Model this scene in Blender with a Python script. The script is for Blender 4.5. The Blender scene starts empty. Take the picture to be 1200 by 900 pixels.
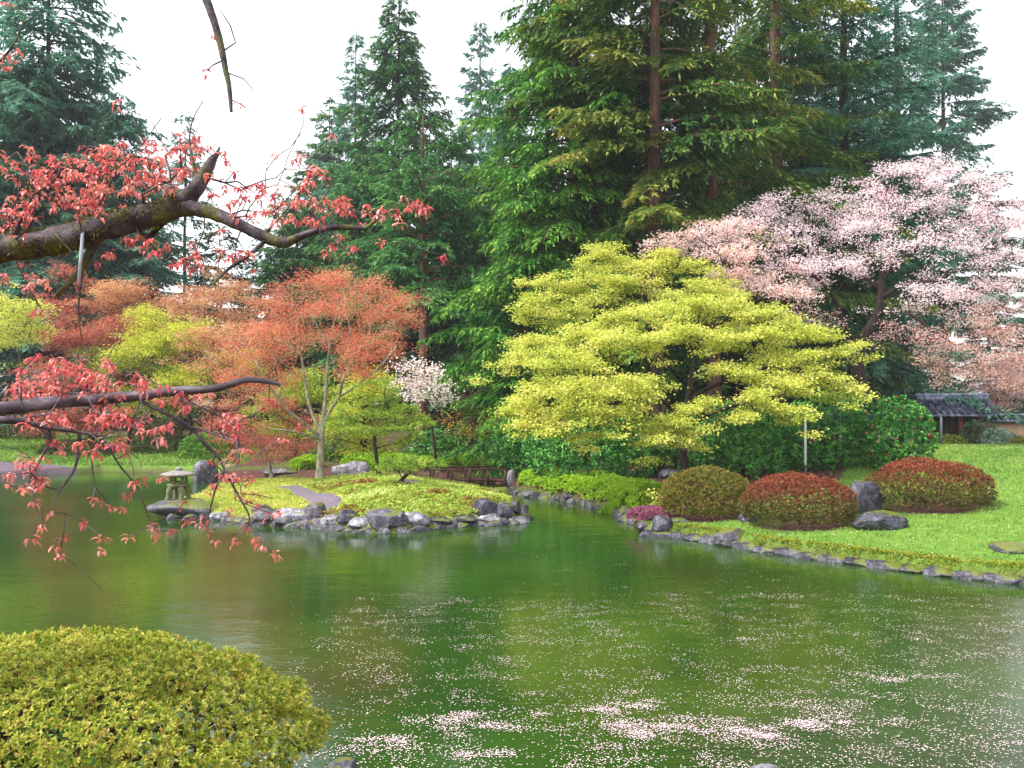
import bpy, bmesh, math, random
import numpy as np
from mathutils import Vector

R_ = math.radians
sc = bpy.context.scene
col = sc.collection

# ------------------------------------------------------------------ camera
F = 1000.0                                   # focal length in photo pixels (1200 wide)
CAMZ = 3.0
TH = math.atan(20.0 / F)
cd = bpy.data.cameras.new('camera')
cd.sensor_width = 36.0
cd.lens = 36.0 * F / 1200.0
cd.clip_end = 3000.0
cd.clip_start = 0.05
cam = bpy.data.objects.new('camera', cd)
col.objects.link(cam)
cam.location = (0, 0, CAMZ)
cam.rotation_euler = (math.pi / 2 + TH, 0, 0)
sc.camera = cam

# ------------------------------------------------------------------ sky, sun, exposure
SUN_EL, SUN_AZ = R_(54), R_(-112)             # azimuth: 0 = ahead (+Y), clockwise
w = bpy.data.worlds.new('World')
sc.world = w
w.use_nodes = True
nt = w.node_tree
nt.nodes.clear()
sky = nt.nodes.new('ShaderNodeTexSky')
sky.sky_type = 'NISHITA'
sky.sun_disc = False
sky.sun_elevation = SUN_EL
sky.sun_rotation = SUN_AZ
sky.air_density = 1.0
sky.dust_density = 2.0
sky.ozone_density = 1.0
hs = nt.nodes.new('ShaderNodeHueSaturation')
hs.inputs['Saturation'].default_value = 0.22
bg = nt.nodes.new('ShaderNodeBackground')
bg.inputs['Strength'].default_value = 0.125
wo = nt.nodes.new('ShaderNodeOutputWorld')
nt.links.new(sky.outputs[0], hs.inputs['Color'])
nt.links.new(hs.outputs[0], bg.inputs['Color'])
nt.links.new(bg.outputs[0], wo.inputs['Surface'])

sd = bpy.data.lights.new('sun', 'SUN')
sd.energy = 1.5
sd.angle = R_(10)
sd.color = (1.0, 0.965, 0.90)
sun = bpy.data.objects.new('sun', sd)
col.objects.link(sun)
to_sun = Vector((math.sin(SUN_AZ) * math.cos(SUN_EL), math.cos(SUN_AZ) * math.cos(SUN_EL), math.sin(SUN_EL)))
sun.rotation_euler = to_sun.to_track_quat('Z', 'Y').to_euler()

vs = sc.view_settings
vs.view_transform = 'Standard'
vs.look = 'None'
vs.exposure = 1.95
vs.gamma = 1.0
vs.use_curve_mapping = False
sc.cycles.max_bounces = 6
sc.cycles.diffuse_bounces = 4
sc.cycles.transmission_bounces = 3
sc.cycles.glossy_bounces = 2
sc.cycles.volume_bounces = 0
sc.cycles.transparent_max_bounces = 4
sc.cycles.caustics_reflective = False
sc.cycles.caustics_refractive = False

# ------------------------------------------------------------------ pixel -> place
ct, st = math.cos(TH), math.sin(TH)

def ray(px, py):
    u = (px - 600.0) / F; v = (450.0 - py) / F
    return np.array([u, ct - v * st, st + v * ct])

def P(px, py, Y):
    d = ray(px, py); t = Y / d[1]
    return np.array([d[0] * t, Y, CAMZ + d[2] * t])

def G(px, py, z=0.0):
    d = ray(px, py); t = (z - CAMZ) / d[2]
    return np.array([d[0] * t, d[1] * t, z])

# ------------------------------------------------------------------ terrain
R_shore = [(1420, 706), (1260, 691), (1200, 684), (1150, 680), (1100, 674), (1050, 668), (1000, 661), (950, 655), (900, 648),
           (870, 643), (840, 637), (800, 631), (770, 629), (752, 624), (744, 614), (725, 603), (690, 592), (650, 585), (612, 580),
           (598, 576), (590, 568), (560, 563), (500, 562), (420, 563), (330, 563), (262, 560), (240, 556), (200, 554), (120, 553),
           (60, 556), (0, 561), (-100, 575), (-350, 600)]
R_poly = [tuple(G(*p)[:2]) for p in R_shore]
R_poly = R_poly + [(-32, 18), (-60, 14), (-900, 10), (-900, 1500), (900, 1500), (900, 5), (22, 8)]
I_shore = [(186, 603), (205, 608), (240, 608), (290, 614), (340, 618), (380, 620), (430, 625), (470, 625), (520, 619), (560, 616),
           (600, 615), (614, 609), (609, 599), (596, 591), (575, 584), (548, 578), (510, 572), (470, 568), (420, 567), (330, 567), (275, 569), (242, 576),
           (228, 586), (208, 592)]
I_poly = [tuple(G(*p)[:2]) for p in I_shore]
N_poly = [(-40, 6.2), (-8, 6.5), (-4, 6.9), (-2.3, 6.75), (-1.0, 6.35), (1, 6.25), (3, 6.3), (8, 6.0), (40, 5), (40, -60), (-40, -60)]

def sdist(x, y, poly):
    x = np.asarray(x, float).ravel(); y = np.asarray(y, float).ravel()
    p = np.array(poly); q = np.roll(p, -1, 0)
    out = np.full(x.shape, 1e9); ins = np.zeros(x.shape, bool)
    for (ax, ay), (bx, by) in zip(p, q):
        dx, dy = bx - ax, by - ay
        t = np.clip(((x - ax) * dx + (y - ay) * dy) / (dx * dx + dy * dy + 1e-12), 0, 1)
        out = np.minimum(out, np.hypot(x - ax - t * dx, y - ay - t * dy))
        c = ((ay > y) != (by > y)) & (x < dx * (y - ay) / (dy + 1e-12 * (dy == 0)) + ax)
        ins ^= c
    return np.where(ins, out, -out)

def sm(a, b, x):
    t = np.clip((x - a) / (b - a), 0, 1)
    return t * t * (3 - 2 * t)

def wob(x, y, s, seed=0):
    return (np.sin(x * s + 1.3 + seed) * np.cos(y * s * 1.17 + .4 + seed * 2) + .5 * np.sin(x * s * 2.3 - y * s * 1.7 + seed)) / 1.5

def hz(x, y):
    x = np.asarray(x, float); y = np.asarray(y, float); shp = x.shape
    x = x.ravel(); y = y.ravel()
    dR = sdist(x, y, R_poly); dI = sdist(x, y, I_poly); dN = sdist(x, y, N_poly)
    lawn = sm(3, 6, x) * (1 - sm(30, 34, y))
    zr = .24 + (.09 * np.minimum(dR, 13.5)) * lawn + (1 - lawn) * (.062 * np.minimum(dR, 12) + .012 * np.clip(dR - 12, 0, 45))
    zr -= sm(30.5, 36, y) * sm(6, 12, x) * (1 - sm(60, 80, y)) * .1
    zr += sm(.5, 4, dR) * .05 * wob(x, y, .5)
    zi = .20 + .16 * np.minimum(dI, 2.6) * (.25 + .75 * sm(-6.2, -4.0, x))
    zi += .03 * wob(x, y, 1.1, 3) * sm(.2, 1, dI)
    zn = .05 + .40 * np.clip(dN, 0, 3.1) + 0.0 * x
    z = np.full(x.shape, -.85)
    for d, zz in ((dR, zr), (dI, zi), (dN, zn)):
        z = np.maximum(z, np.where(d > 0, -.1 + (zz + .1) * sm(-.05, .16, d), -.85 + .75 * sm(-.9, 0, d)))
    return z.reshape(shp)

def H(px, py, zadd=0.0):
    d = ray(px, py)
    t = np.linspace(3, 90, 3000)
    zz = CAMZ + d[2] * t; g = hz(d[0] * t, d[1] * t) + zadd
    k = np.argmax(zz < g)
    return np.array([d[0] * t[k], d[1] * t[k], g[k]])

def hz1(x, y):
    return float(hz(np.array([x]), np.array([y]))[0])

# ------------------------------------------------------------------ mesh helpers
class MB:
    def __init__(s):
        s.v = []; s.q = []; s.t = []; s.n = 0; s.rq = []; s.rt = []
    def add(s, V, Q=None, T=None, r=None, rt=None):
        V = np.asarray(V, float).reshape(-1, 3)
        if Q is not None and len(Q):
            Q = np.asarray(Q, np.int64).reshape(-1, 4)
            s.q.append(Q + s.n); s.rq.append(np.zeros(len(Q)) + .5 if r is None else np.broadcast_to(r, (len(Q),)))
        if T is not None and len(T):
            T = np.asarray(T, np.int64).reshape(-1, 3)
            s.t.append(T + s.n); s.rt.append(np.zeros(len(T)) + .5 if rt is None else np.broadcast_to(rt, (len(T),)))
        s.v.append(V); s.n += len(V)
    def build(s, name, mat, parent=None, smooth=False):
        me = bpy.data.meshes.new(name)
        V = np.concatenate(s.v) if s.v else np.zeros((0, 3))
        Q = np.concatenate(s.q) if s.q else np.zeros((0, 4), np.int64)
        T = np.concatenate(s.t) if s.t else np.zeros((0, 3), np.int64)
        me.vertices.add(len(V)); me.vertices.foreach_set('co', V.astype(np.float32).ravel())
        nl = len(Q) * 4 + len(T) * 3
        me.loops.add(nl)
        me.loops.foreach_set('vertex_index', np.concatenate([Q.ravel(), T.ravel()]).astype(np.int32))
        me.polygons.add(len(Q) + len(T))
        ls = np.concatenate([np.arange(len(Q)) * 4, len(Q) * 4 + np.arange(len(T)) * 3]).astype(np.int32)
        me.polygons.foreach_set('loop_start', ls)
        if smooth:
            me.polygons.foreach_set('use_smooth', np.ones(len(Q) + len(T), bool))
        me.update(calc_edges=True)
        a = me.attributes.new('rnd', 'FLOAT', 'FACE')
        rr = np.concatenate(s.rq + s.rt) if (s.rq or s.rt) else np.zeros(0)
        a.data.foreach_set('value', rr.astype(np.float32))
        me.materials.append(mat)
        o = bpy.data.objects.new(name, me)
        col.objects.link(o)
        if parent is not None:
            o.parent = parent
        return o

def tag(o, label=None, cat=None, group=None, kind=None):
    if label: o['label'] = label
    if cat: o['category'] = cat
    if group: o['group'] = group
    if kind: o['kind'] = kind
    return o

class Frame:
    """an Empty at a thing's base; parts are built in world coordinates and shifted into it"""
    pass

def thing(name, label, cat, loc, group=None):
    o = bpy.data.objects.new(name, None)
    o.empty_display_size = .2
    col.objects.link(o)
    o.location = loc
    return tag(o, label, cat, group)

def localise(mb, loc):
    l = np.asarray(loc, float)
    mb.v = [v - l for v in mb.v]
    return mb

def norm(a):
    return a / (np.linalg.norm(a, axis=-1, keepdims=True) + 1e-9)

def leaves(mb, Pp, D, N, L, W, r=None, fold=0.0):
    """one kite-shaped leaf per row"""
    n = len(Pp); D = norm(D); S = norm(np.cross(D, N)); N2 = np.cross(S, D)
    L = np.broadcast_to(L, (n,))[:, None]; W = np.broadcast_to(W, (n,))[:, None]
    mid = Pp + D * L * .45 + N2 * W * fold
    V = np.stack([Pp, mid + S * W * .5, Pp + D * L, mid - S * W * .5], 1).reshape(-1, 3)
    mb.add(V, np.arange(n * 4).reshape(-1, 4), r=r)

def vleaves(mb, Pp, D, N, L, W, r=None, curl=.25):
    """larger near leaf: two halves folded along a curved midrib"""
    n = len(Pp); D = norm(D); S = norm(np.cross(D, N)); N2 = np.cross(S, D)
    L = np.broadcast_to(L, (n,))[:, None]; W = np.broadcast_to(W, (n,))[:, None]
    m1 = Pp + D * L * .4 + N2 * L * curl * .35
    tip = Pp + D * L * .93 - N2 * L * curl * .45
    s1 = Pp + D * L * .36 + S * W * .5 + N2 * (L * curl * .35 + W * .22)
    s2 = Pp + D * L * .36 - S * W * .5 + N2 * (L * curl * .35 + W * .22)
    m2 = Pp + D * L * .7 + N2 * L * curl * .1
    e1 = Pp + D * L * .68 + S * W * .36 + N2 * (L * curl * .1 + W * .16)
    e2 = Pp + D * L * .68 - S * W * .36 + N2 * (L * curl * .1 + W * .16)
    V = np.stack([Pp, m1, s1, s2, m2, e1, e2, tip], 1).reshape(-1, 3)
    b = np.arange(n)[:, None] * 8
    Q = np.concatenate([b + np.array([[1, 4, 5, 2]]), b + np.array([[1, 3, 6, 4]])], 0)
    T = np.concatenate([b + np.array([[0, 1, 2]]), b + np.array([[0, 3, 1]]), b + np.array([[4, 7, 5]]), b + np.array([[4, 6, 7]])], 0)
    rr = None if r is None else np.tile(r, 2)
    rt = None if r is None else np.tile(r, 4)
    mb.add(V, Q, T, r=rr, rt=rt)

def tube(mb, path, rad, sides=6, cap=True, lump=0.0, rng=None):
    path = np.asarray(path, float); rad = np.asarray(rad, float)
    n = len(path)
    tg = norm(np.gradient(path, axis=0))
    mt = tg.mean(0)
    ref = np.eye(3)[np.argmin(np.abs(mt))]
    U = norm(np.cross(tg, ref)); Vv = np.cross(tg, U)
    a = np.arange(sides) * 2 * math.pi / sides
    rr = rad[:, None] * np.ones((1, sides))
    if lump and rng is not None:
        rr = rr * (1 + lump * (rng.random((n, sides)) - .5) * 2)
    pts = path[:, None] + rr[..., None] * (np.cos(a)[None, :, None] * U[:, None] + np.sin(a)[None, :, None] * Vv[:, None])
    i = np.arange(n - 1)[:, None] * sides; k = np.arange(sides)[None]; k2 = (k + 1) % sides
    Q = np.stack([i + k, i + k2, i + sides + k2, i + sides + k], -1).reshape(-1, 4)
    V = pts.reshape(-1, 3)
    T = None
    if cap:
        V = np.concatenate([V, path[-1:] + tg[-1:] * rad[-1] * .5])
        b = (n - 1) * sides; kk = np.arange(sides)
        T = np.stack([b + kk, b + (kk + 1) % sides, np.full(sides, n * sides)], 1)
    mb.add(V, Q, T)

def box(mb, c, s, rz=0.0, rx=0.0):
    c = np.asarray(c, float); s = np.asarray(s, float) / 2
    V = np.array([[x, y, z] for x in (-1, 1) for y in (-1, 1) for z in (-1, 1)], float) * s
    if rx:
        cx, sx = math.cos(rx), math.sin(rx)
        V = V @ np.array([[1, 0, 0], [0, cx, sx], [0, -sx, cx]])
    cz, sz = math.cos(rz), math.sin(rz)
    V = V @ np.array([[cz, sz, 0], [-sz, cz, 0], [0, 0, 1]])
    Q = [[0, 1, 3, 2], [4, 6, 7, 5], [0, 4, 5, 1], [2, 3, 7, 6], [0, 2, 6, 4], [1, 5, 7, 3]]
    mb.add(V + c, Q)

def lathe(mb, c, prof, sides, rot=0.0, sq=0.0):
    c = np.asarray(c, float)
    a = np.arange(sides) * 2 * math.pi / sides + rot
    V = []
    for r, z in prof:
        V += [[r * math.cos(t), r * math.sin(t), z] for t in a]
    n = len(prof)
    i = np.arange(n - 1)[:, None] * sides; k = np.arange(sides)[None]; k2 = (k + 1) % sides
    Q = np.stack([i + k, i + k2, i + sides + k2, i + sides + k], -1).reshape(-1, 4)
    V += [[0, 0, prof[0][1]], [0, 0, prof[-1][1]]]
    kk = np.arange(sides)
    T = np.concatenate([np.stack([(kk + 1) % sides, kk, np.full(sides, n * sides)], 1),
                        np.stack([(n - 1) * sides + kk, (n - 1) * sides + (kk + 1) % sides, np.full(sides, n * sides + 1)], 1)])
    mb.add(np.array(V) + c, Q, T)

# ------------------------------------------------------------------ materials
def srgb(h):
    h = h.lstrip('#')
    c = [int(h[i:i + 2], 16) / 255 for i in (0, 2, 4)]
    return tuple(x / 12.92 if x <= .04045 else ((x + .055) / 1.055) ** 2.4 for x in c) + (1.0,)

def mat_new(name):
    m = bpy.data.materials.new(name); m.use_nodes = True
    t = m.node_tree; t.nodes.clear()
    out = t.nodes.new('ShaderNodeOutputMaterial')
    return m, t, out

def ramp(t, cols, fac):
    r = t.nodes.new('ShaderNodeValToRGB')
    e = r.color_ramp.elements
    while len(e) < len(cols): e.new(.5)
    for i, (p, c) in enumerate(cols):
        e[i].position = p; e[i].color = c
    t.links.new(fac, r.inputs[0])
    return r.outputs[0]

def noise(t, scale, detail=4, rough=.55, vec=None, dim='3D'):
    n = t.nodes.new('ShaderNodeTexNoise')
    n.inputs['Scale'].default_value = scale; n.inputs['Detail'].default_value = detail; n.inputs['Roughness'].default_value = rough
    if vec is None:
        g = t.nodes.new('ShaderNodeTexCoord'); vec = g.outputs['Object']
    t.links.new(vec, n.inputs['Vector'])
    return n.outputs['Fac']

def math_(t, op, a, b):
    n = t.nodes.new('ShaderNodeMath'); n.operation = op
    for i, x in enumerate((a, b)):
        if isinstance(x, (int, float)): n.inputs[i].default_value = x
        else: t.links.new(x, n.inputs[i])
    return n.outputs[0]

def mixc(t, fac, a, b):
    n = t.nodes.new('ShaderNodeMix'); n.data_type = 'RGBA'
    if isinstance(fac, (int, float)): n.inputs[0].default_value = fac
    else: t.links.new(fac, n.inputs[0])
    for i, x in ((6, a), (7, b)):
        if isinstance(x, tuple): n.inputs[i].default_value = x
        else: t.links.new(x, n.inputs[i])
    return n.outputs[2]

def leafmat(name, hexes, trans=.35, clump=1.2, camt=.35, rough=.55, spec=.25):
    """leaf colours vary from leaf to leaf (attribute rnd) and slowly through the crown"""
    m, t, out = mat_new(name)
    a = t.nodes.new('ShaderNodeAttribute'); a.attribute_name = 'rnd'
    n = noise(t, clump, 2)
    f = math_(t, 'ADD', a.outputs['Fac'], math_(t, 'MULTIPLY', math_(t, 'SUBTRACT', n, .5), camt * 2))
    k = len(hexes)
    c = ramp(t, [(i / (k - 1), srgb(h)) for i, h in enumerate(hexes)], f)
    b = t.nodes.new('ShaderNodeBsdfPrincipled')
    t.links.new(c, b.inputs['Base Color']); b.inputs['Roughness'].default_value = rough
    b.inputs['Specular IOR Level'].default_value = spec
    tr = t.nodes.new('ShaderNodeBsdfTranslucent'); t.links.new(c, tr.inputs['Color'])
    mx = t.nodes.new('ShaderNodeMixShader'); mx.inputs[0].default_value = trans
    t.links.new(b.outputs[0], mx.inputs[1]); t.links.new(tr.outputs[0], mx.inputs[2])
    t.links.new(mx.outputs[0], out.inputs['Surface'])
    return m

def bumpy(t, b, h, strength, dist):
    bp = t.nodes.new('ShaderNodeBump'); bp.inputs['Strength'].default_value = strength; bp.inputs['Distance'].default_value = dist
    t.links.new(h, bp.inputs['Height']); t.links.new(bp.outputs[0], b.inputs['Normal'])

def solid(name, hexes, scale=6, rough=.8, bump=.4, bdist=.02, stretch=None, spec=.3, metal=0.0):
    m, t, out = mat_new(name)
    g = t.nodes.new('ShaderNodeTexCoord'); vec = g.outputs['Object']
    if stretch:
        mp = t.nodes.new('ShaderNodeMapping'); mp.inputs['Scale'].default_value = stretch
        t.links.new(vec, mp.inputs[0]); vec = mp.outputs[0]
    n = noise(t, scale, 6, .65, vec)
    k = len(hexes)
    c = ramp(t, [(.28 + .44 * i / max(k - 1, 1), srgb(h)) for i, h in enumerate(hexes)], n)
    b = t.nodes.new('ShaderNodeBsdfPrincipled')
    t.links.new(c, b.inputs['Base Color']); b.inputs['Roughness'].default_value = rough
    b.inputs['Specular IOR Level'].default_value = spec; b.inputs['Metallic'].default_value = metal
    bumpy(t, b, n, bump, bdist)
    t.links.new(b.outputs[0], out.inputs['Surface'])
    return m

def rockmat(name, hexes, moss='#6d7420', mossamt=.5, wet=.35):
    m, t, out = mat_new(name)
    n1 = noise(t, 5.5, 8, .7); n2 = noise(t, 1.6, 4, .6); n3 = noise(t, 22, 5, .7)
    k = len(hexes)
    f = math_(t, 'ADD', math_(t, 'MULTIPLY', n1, .65), math_(t, 'MULTIPLY', n3, .35))
    c = ramp(t, [(.34 + .32 * i / (k - 1), srgb(h)) for i, h in enumerate(hexes)], f)
    geo = t.nodes.new('ShaderNodeNewGeometry')
    sp = t.nodes.new('ShaderNodeSeparateXYZ'); t.links.new(geo.outputs['Normal'], sp.inputs[0])
    up = math_(t, 'ADD', sp.outputs[2], math_(t, 'MULTIPLY', math_(t, 'SUBTRACT', n2, .5), 2.4))
    mk = ramp(t, [(1.02 - mossamt * .6, (0, 0, 0, 1)), (1.12 - mossamt * .6, (1, 1, 1, 1))], up)
    c = mixc(t, mk, c, mixc(t, n3, srgb(moss), srgb('#3d4312')))
    b = t.nodes.new('ShaderNodeBsdfPrincipled')
    t.links.new(c, b.inputs['Base Color'])
    b.inputs['Roughness'].default_value = wet
    b.inputs['Specular IOR Level'].default_value = .45
    bumpy(t, b, f, .8, .05)
    t.links.new(b.outputs[0], out.inputs['Surface'])
    return m

MAT = {}
MAT['bark'] = solid('bark', ['#241c18', '#4a3c34', '#6b5a50'], 9, .9, .9, .03, (1, 1, .3))
MAT['bark_brown'] = solid('bark_brown', ['#3a2620', '#6a4a40', '#8a6a5e'], 7, .9, .9, .05, (1, 1, .18))
MAT['bark_pale'] = solid('bark_pale', ['#4c4438', '#8a8470', '#b0ac98'], 8, .85, .6, .02, (1, 1, .4))
MAT['bark_dark'] = solid('bark_dark', ['#17110e', '#2e2420', '#45382f'], 9, .9, .8, .03, (1, 1, .3))
MAT['stem'] = solid('stem', ['#1d1510', '#3a2a1e', '#54402c'], 12, .9, .4, .01)

# ------------------------------------------------------------------ skeleton growing (balanced minimum spanning tree)
def grow(seeds, att, alpha=.35, step=.35, sag=.0, rng=None, tip=.006, expo=.47, skip=.25, jit=.06, up=.12):
    """seeds: polylines [(pos, radius)...]; the first carries the root, the others join their nearest node"""
    pos, par, fix, plen, ok = [], [], [], [], []
    for si, s in enumerate(seeds):
        last = -1
        for j, (p, r) in enumerate(s):
            p = np.asarray(p, float)
            if j == 0 and si > 0:
                dd = np.linalg.norm(np.array(pos) - p, axis=1); k = int(np.argmin(dd))
                if dd[k] < .02: last = k; continue
                last = k
            pos.append(p); par.append(last); fix.append(r)
            pl = 0 if last < 0 else plen[last] + np.linalg.norm(p - pos[last])
            plen.append(pl)
            ok.append(not (si == 0 and j / max(len(s) - 1, 1) < skip))
            last = len(pos) - 1
    n0 = len(pos)
    cap = n0 + len(att) * 14 + 10
    A = np.zeros((cap, 3)); A[:n0] = pos
    PL = np.zeros(cap); PL[:n0] = plen
    OK = np.zeros(cap, bool); OK[:n0] = ok
    par = list(par); fix = list(fix); n = n0
    att = np.asarray(att)
    if len(att):
        d0 = np.min(np.linalg.norm(att[:, None] - A[None, :n0], axis=2), 1)
        order = np.argsort(d0)
    else:
        order = []
    tips = []
    for i in order:
        a = att[i]
        d = np.linalg.norm(A[:n] - a, axis=1)
        c = d + alpha * PL[:n] + np.where(OK[:n], 0, 1e6)
        k = int(np.argmin(c)); dist = d[k]
        m = max(1, min(12, int(dist / step)))
        s0 = A[k].copy(); prev = k
        ctrl = s0 + (a - s0) * .5 + np.array([0, 0, up * dist - sag * dist]) + rng.normal(0, 1, 3) * jit * dist
        for j in range(1, m + 1):
            u = j / m
            q = (1 - u) ** 2 * s0 + 2 * u * (1 - u) * ctrl + u * u * a
            A[n] = q; PL[n] = PL[prev] + np.linalg.norm(q - A[prev]); OK[n] = True
            par.append(prev); fix.append(None); prev = n; n += 1
        tips.append(prev)
    cnt = np.zeros(n)
    for i in range(n - 1, -1, -1):
        if cnt[i] == 0: cnt[i] = 1
        if par[i] >= 0: cnt[par[i]] += cnt[i]
    rad = np.array([fix[i] if fix[i] is not None else tip * cnt[i] ** expo for i in range(n)])
    for i in range(n):
        if fix[i] is None and par[i] >= 0:
            rad[i] = min(rad[i], rad[par[i]] * .92)
    return A[:n], np.array(par), rad

def skin(mb, A, par, rad, sides=5, lump=0.0, rng=None, big=None):
    n = len(A)
    ch = [[] for _ in range(n)]
    for i in range(n):
        if par[i] >= 0: ch[par[i]].append(i)
    starts = [(-1, i) for i in range(n) if par[i] < 0]
    while starts:
        p, i = starts.pop()
        path = [] if p < 0 else [p]
        rr = [] if p < 0 else [min(rad[p] * .8, rad[i] * 1.25)]
        while True:
            path.append(i); rr.append(rad[i])
            if not ch[i]: break
            ks = sorted(ch[i], key=lambda k: -rad[k])
            for k in ks[1:]: starts.append((i, k))
            i = ks[0]
        if len(path) < 2: continue
        s = sides if rr[0] < .05 else (8 if rr[0] < .12 else 12)
        tube(mb, A[path], np.array(rr), s if big is None or rr[0] < .02 else big, lump=lump if rr[0] > .02 else 0, rng=rng)

def smooth_line(pts, n=4):
    """Catmull-Rom through (pos, radius) points"""
    p = np.array([list(a) + [r] for a, r in pts]); m = len(p); out = []
    for i in range(m - 1):
        a, b, c, d = p[max(i - 1, 0)], p[i], p[i + 1], p[min(i + 2, m - 1)]
        for k in range(n):
            u = k / n
            out.append(.5 * (2 * b + (c - a) * u + (2 * a - 5 * b + 4 * c - d) * u * u + (3 * b - a - 3 * c + d) * u ** 3))
    out.append(p[-1])
    return [(q[:3], max(q[3], .002)) for q in out]

def line(pts, Y, k=4):
    """pts: (px, py, radius, depth offset)"""
    return smooth_line([(P(a, b, Y + (dy or 0)), r) for a, b, r, dy in pts], k)

def pads_att(pads, Y, n, rng, depth=.8, droop=.8, thick=.35, shrink=.96):
    """attractors spread over umbrella-shaped layers (cx, cy, rx, ry, depth offset)"""
    tot = sum(p[2] * (p[3] + 12) for p in pads); out = []; cen = []
    for cx, cy, rx, ry, dy in pads:
        rx = rx * shrink
        k = max(3, int(n * rx * (ry + 12) / tot))
        c = P(cx, cy, Y + dy); s = (Y + dy) / F
        a = rng.random(k) * 2 * math.pi; ph = rng.random(4) * 6.3
        r = np.sqrt(rng.random(k)) * (1 + .25 * (rng.random(k) - .5)) * (1 + .28 * np.sin(2 * a + ph[0]) + .22 * np.sin(3 * a + ph[1]) + .15 * np.sin(5 * a + ph[2]))
        tl = rng.normal(0, .12, 2)
        q = np.stack([c[0] + rx * s * r * np.cos(a), c[1] + depth * rx * s * r * np.sin(a),
                      c[2] + ry * s * (.5 - droop * r * r) + ry * s * rng.normal(0, thick, k) + rx * s * r * (tl[0] * np.cos(a) + tl[1] * np.sin(a))], 1)
        out.append(q); cen.append(np.repeat(c[None], k, 0))
    return np.concatenate(out), np.concatenate(cen)

def spray(mb, att, cen, per, sxy, sz, L, W, rng, hang=.35, flat=.7, rshift=0.0):
    """leaves around every twig end"""
    n = len(att); p = np.repeat(att, per, 0); c = np.repeat(cen, per, 0)
    off = rng.normal(0, 1, (n * per, 3)) * np.array([sxy, sxy, sz])
    q = p + off
    d = norm(off * np.array([1, 1, .3])) + .6 * norm((q - c) * np.array([1, 1, .2])) + rng.normal(0, .4, (n * per, 3))
    d[:, 2] -= hang
    N = rng.normal(0, 1 - flat, (n * per, 3)); N[:, 2] += flat
    k = n * per
    base = np.repeat(rng.random(n), per) * .4 + rng.random(k) * .6 + rshift
    leaves(mb, q, d, N, L * (.65 + .7 * rng.random(k)), W * (.7 + .6 * rng.random(k)), base, .12)

def tree(name, label, cat, Y, seeds, pads, natt, per, leaf, mats, seed, group=None, grow_kw=None, depth=.8, droop=.8, thick=.35,
         hang=.35, flat=.7, sxy=.28, sz=.09, crown='crown', extra=None, gap=-.13, gfreq=1.1):
    rng = np.random.default_rng(seed)
    base = np.array(seeds[0][0][0], float); base[2] = hz1(base[0], base[1])
    s0 = [(np.array([base[0], base[1], base[2] - .15]), seeds[0][0][1] * 1.35)] + seeds[0]
    seeds = [s0] + seeds[1:]
    att, cen = pads_att(pads, Y, int(natt * 1.4), rng, depth, droop, thick)
    gw = rng.normal(0, 1, (6, 3)) * gfreq; gp = rng.random(6) * 6.3
    kp = np.sin(att * np.array([1, 1, 2.2]) @ gw.T + gp).mean(1) > gap + .12 * rng.normal(0, 1, len(att)); att, cen = att[kp], cen[kp]
    A, par, rad = grow(seeds, att, rng=rng, **(grow_kw or {}))
    o = thing(name, label, cat, base, group)
    mb = MB(); skin(mb, A, par, rad, 4, .12, rng)
    localise(mb, base).build('trunk', mats[0], o, True)
    mb = MB(); spray(mb, att, cen, per, sxy, sz, leaf[0], leaf[1], rng, hang, flat)
    localise(mb, base).build(crown, mats[1], o)
    if extra:
        a2, c2 = pads_att(extra[0], Y, extra[1], rng, depth, droop, thick)
        mb = MB(); spray(mb, a2, c2, extra[2], sxy, sz, extra[3][0], extra[3][1], rng, hang, flat)
        localise(mb, base).build(extra[5], extra[4], o)
    return o

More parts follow.
